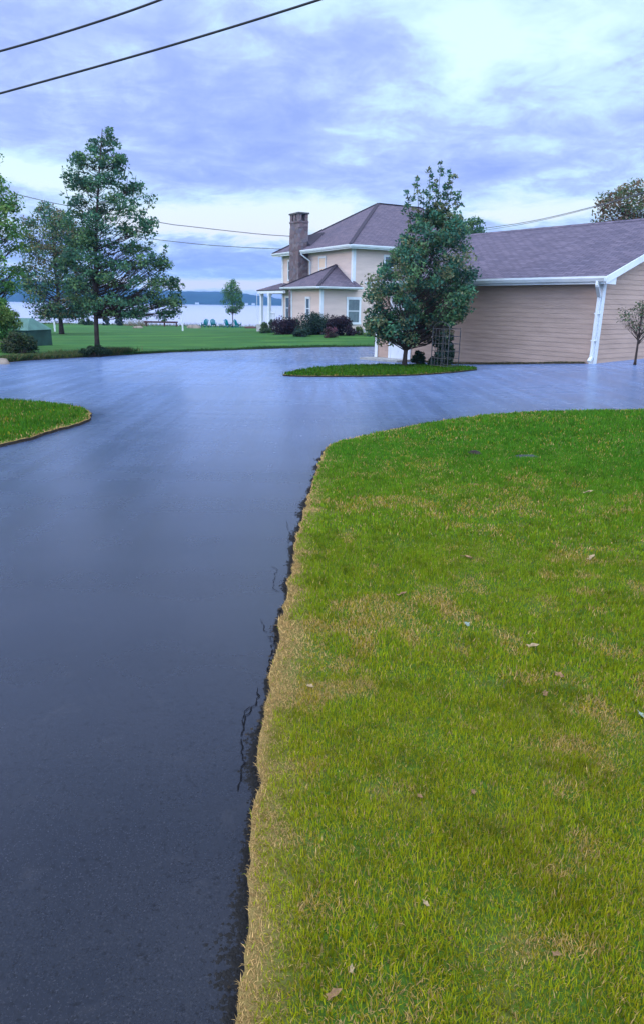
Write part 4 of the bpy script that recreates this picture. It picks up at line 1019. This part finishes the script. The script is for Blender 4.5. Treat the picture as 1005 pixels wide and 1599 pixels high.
# long low bench
p = AT(252, 512, 86.0); t = thing('long_bench', 'long low dark red wooden bench at the shore left of the chairs', 'bench', (p.x, p.y, tz(p.x, p.y)), .03)
m = MB(); m.box(-2.05, 2.05, -.25, .25, .46, .66); m.build('seat', REDWOOD, t)
for x in (-1.8, .45, 1.9):
    m = MB(); m.box(x - .06, x + .06, -.2, .2, 0, .48); m.build('leg', REDWOOD, t)
clod(303, 512.5, .8, .4, .42, ROCK, 'boulder', 'low pinkish tan boulder at the shore between bench and chairs', 'boulder', 7, 0)
clod(216, 512.3, .6, .4, .28, ROCK, 'boulder', 'low pale tan boulder at the shore left of the long bench', 'boulder', 8, 0)
clod(392, 512.5, .75, .4, .25, REDWOOD, 'boulder', 'low reddish stone at the shore near the porch', 'boulder', 9, 0)
fringe([tuple(AT(195, 512, 87.)[:2]), tuple(AT(230, 512, 87.)[:2])], 300, 1.0, 61, 'pale tall reeds on the shore left of the long bench', [(.35, .28, .2), (.2, .2, .1)], .5)
fringe([tuple(AT(0, 511, 90.)[:2]), tuple(AT(420, 513, 90.)[:2])], 2600, .4, 62, 'thin grasses growing on the bank above the water', [(.09, .12, .05), (.05, .10, .04), (.2, .18, .1)], 2.0)

def pole(px, py, D, topy, base_h, r0, r1, name, label):
    s = D / 1140.; g = AT(px, py, D); t = thing(name, label, 'pole', (g.x, g.y, tz(g.x, g.y)))
    m = MB(); m.tube([(0, 0, 0), (0, 0, base_h)], [r0, r0], 8); m.build('sleeve', POLE, t)
    m = MB(); m.tube([(0, 0, base_h), (0, 0, (py - topy) * s)], [r1, r1 * .8], 6); m.build('shaft', POLE, t)
pole(87, 523, 58, 470, .75, .07, .04, 'marker_pole', 'thin white pole with a thick foot on the lawn left of the pointed tree')
pole(286, 520, 64, 473, .8, .075, .045, 'marker_pole', 'thin white pole with a thick foot on the lawn right of the pointed tree')
pole(402, 514, 60, 455, .5, .04, .03, 'marker_pole', 'thin dark pole at the left of the house porch')

# low green shelter at the left
p = AT(38, 541, 30.0); t = thing('green_shelter', 'low dark green shelter with pale teal hipped top, half hidden by bushes at the left', 'shelter', (p.x, p.y, tz(p.x, p.y)), -.25)
m = MB(); m.box(-.75, .72, -.6, 1.0, -.2, .72)
for k in range(5): m.box(-.70 + k * .33, -.66 + k * .33, -.625, -.602, -.1, .70)
m.build('wall', TARPD, t)
m = MB(); m.poly([(-.8, -.66, .70), (.77, -.66, .70), (.35, .1, 1.18), (-.5, .1, 1.18)]); m.poly([(.77, -.66, .70), (.77, 1.05, .70), (.35, .3, 1.18), (.35, .1, 1.18)])
m.poly([(.77, 1.05, .7), (-.8, 1.05, .7), (-.5, .3, 1.18), (.35, .3, 1.18)]); m.poly([(-.8, 1.05, .7), (-.8, -.66, .7), (-.5, .1, 1.18), (-.5, .3, 1.18)]); m.poly([(-.5, .1, 1.18), (.35, .1, 1.18), (.35, .3, 1.18), (-.5, .3, 1.18)])
m.build('roof', TARP, t)
clod(4, 566, .22, .15, .16, ROCK, 'edge_stone', 'pale stone at the driveway edge below the left bushes', 'stone', 12, 0)

# ================================================================== cables
def cable(pts, r0, m_, label, group=None, name='overhead_cable'):
    """pts: (px,py,Y) control points, smoothly joined"""
    P3 = [AT(*p) for p in pts]; out = []
    n = len(P3)
    for i in range(n - 1):
        p0 = P3[max(i - 1, 0)]; p1 = P3[i]; p2 = P3[i + 1]; p3 = P3[min(i + 2, n - 1)]
        for k in range(12):
            t = k / 12; out.append(.5 * ((2 * p1) + (p2 - p0) * t + (2 * p0 - 5 * p1 + 4 * p2 - p3) * t * t + (3 * p1 - p0 - 3 * p2 + p3) * t ** 3))
    out.append(P3[-1]); m = MB(); m.tube(out, r0, 6)
    return tag(m.build(name, m_, None, True), label, 'cable', group)
GC = 'overhead cables crossing the top left of the sky'
cable([(-420, 150, 13), (-150, 118, 12.4), (0, 80, 12), (125, 43, 11.6), (250, 0, 11.2), (420, -70, 10.6)], .0165, CABLE, 'upper of the two thick black cables crossing the top left corner', GC)
cable([(-420, 238, 13.4), (-150, 186, 12.8), (0, 146, 12.4), (250, 76, 11.7), (497, 0, 11), (640, -52, 10.6)], .0165, CABLE, 'lower of the two thick black cables crossing the top left corner', GC)
cable([(-150, 262, 60), (54, 310, 62), (84, 317, 62), (248, 347, 63), (300, 354, 63), (400, 365, 64), (454, 369, 64)], .03, CABLE2, 'thin grey cable running from behind the left trees to the chimney')
cable([(-100, 340, 70), (120, 360, 70), (279, 378, 70), (345, 384, 70), (440, 389, 70), (520, 391, 72)], .03, CABLE2, 'thin grey cable low over the lake, beneath the other far cable')
GW = 'paired service cables behind the garage roof'
cable([(640, 372, 42), (748, 357.5, 40), (830, 345, 38), (920, 324, 36), (1040, 290, 33)], .015, CABLE2, 'upper of the paired cables between house and rust tinged tree', GW)
cable([(640, 374, 42), (748, 360.5, 40), (830, 347, 38), (920, 325.5, 36), (1040, 291, 33)], .011, CABLE2, 'lower of the paired cables between house and rust tinged tree', GW)

# ================================================================== lake and hills
WZ = -3.6
m = bpy.data.materials.new('lake_water'); m.use_nodes = True; nt = m.node_tree; b = nt.nodes['Principled BSDF']
b.inputs['Base Color'].default_value = (.05, .08, .12, 1); b.inputs['Roughness'].default_value = .22; b.inputs['Sheen Weight'].default_value = .62; b.inputs['Sheen Roughness'].default_value = .3; b.inputs['Sheen Tint'].default_value = (.92, .86, 1, 1); b.inputs['IOR'].default_value = 1.33
t_ = nn(nt, 'ShaderNodeTexCoord').outputs['Object']; bp = nn(nt, 'ShaderNodeBump'); bp.inputs['Strength'].default_value = .35; bp.inputs['Distance'].default_value = .15
nt.links.new(noise_n(nt, map_n(nt, t_, (.35, 1, 1)), 1.2, 5, .6), bp.inputs['Height']); nt.links.new(bp.outputs[0], b.inputs['Normal'])
mb = MB(); mb.poly([(-2500, 98, WZ), (2500, 98, WZ), (2500, 2300, WZ), (-2500, 2300, WZ)]); tag(mb.build('water', m), kind='structure')
HILL = mat('far_forest', (.012, .034, .026), .95, .1, 0, 20, .55, .02, stretch=(1, 1, 1))
def hills(name, Y0, prof, depth, seed, bump):
    r = np.random.default_rng(seed); xs = np.linspace(prof[0][0], prof[-1][0], 420)
    hh = np.interp(xs, [p[0] for p in prof], [p[1] for p in prof]); rows = []
    for k, f in enumerate((0, .03, .10, .35, .7, 1.0)):
        sc = (0, .35, .62, .9, 1.0, .7)[k]
        z = WZ - .5 + (hh - WZ) * sc + (r.random(len(xs)) * bump * (1 if k else 0))
        rows.append(np.c_[xs + r.uniform(-3, 3, len(xs)), np.full(len(xs), Y0 + f * depth) + 25 * np.sin(xs * .006 + seed), z])
    V = np.concatenate(rows); n = len(xs); I = np.arange(len(rows) * n).reshape(len(rows), n)
    F = np.stack([I[:-1, :-1], I[:-1, 1:], I[1:, 1:], I[1:, :-1]], -1).reshape(-1, 4)
    return tag(np_mesh(name, V, F, HILL), kind='structure')
def hp(l, Y): return [((px - 498) / 1089. * Y, (475 + .015 * (px - 502) - py) / 1140. * Y + CAMZ) for px, py in l]
hills('hills', 1700, hp([(-900, 425), (-300, 424), (-100, 428), (20, 436), (110, 446), (200, 452), (280, 454), (340, 454), (375, 458), (415, 465), (450, 468), (520, 468), (700, 462), (1100, 455), (2200, 450)], 1700), 420, 2, 5)
# a few pale houses along the far shore
for i, px in enumerate((310, 386, 397)):
    g = AT(px, 474, 1690); mb = MB(); mb.box(-4, 4, -3, 3, 0, 4); t = thing('shore_house', ('tiny white house on the far lake shore, left of the young tree', 'tiny white house on the far lake shore, just right of the young tree', 'tiny white house on the far lake shore nearest the porch')[i], 'house', (g.x, 1672, WZ + .8), 0, 'tiny houses on the far shore')
    mb.build('wall', WHITE, t); mb = MB(); mb.poly([(-4.5, -3.5, 4), (4.5, -3.5, 4), (4.5, 0, 6.2), (-4.5, 0, 6.2)]); mb.poly([(-4.5, 3.5, 4), (4.5, 3.5, 4), (4.5, 0, 6.2), (-4.5, 0, 6.2)]); mb.build('roof', ROOF_H, t)

# ================================================================== haze
hz = bpy.data.materials.new('haze'); hz.use_nodes = True; nt = hz.node_tree; nt.nodes.clear()
pv = nn(nt, 'ShaderNodeVolumePrincipled'); pv.inputs['Color'].default_value = (.22, .50, 1.0, 1); pv.inputs['Density'].default_value = .00034
pv.inputs['Anisotropy'].default_value = .2
ou = nn(nt, 'ShaderNodeOutputMaterial'); nt.links.new(pv.outputs[0], ou.inputs['Volume'])
mb = MB(); mb.box(-2600, 2600, -650, 2350, -12, 95); tag(mb.build('haze', hz), 'thin bluish air over lawn and lake', 'haze', None, 'stuff')
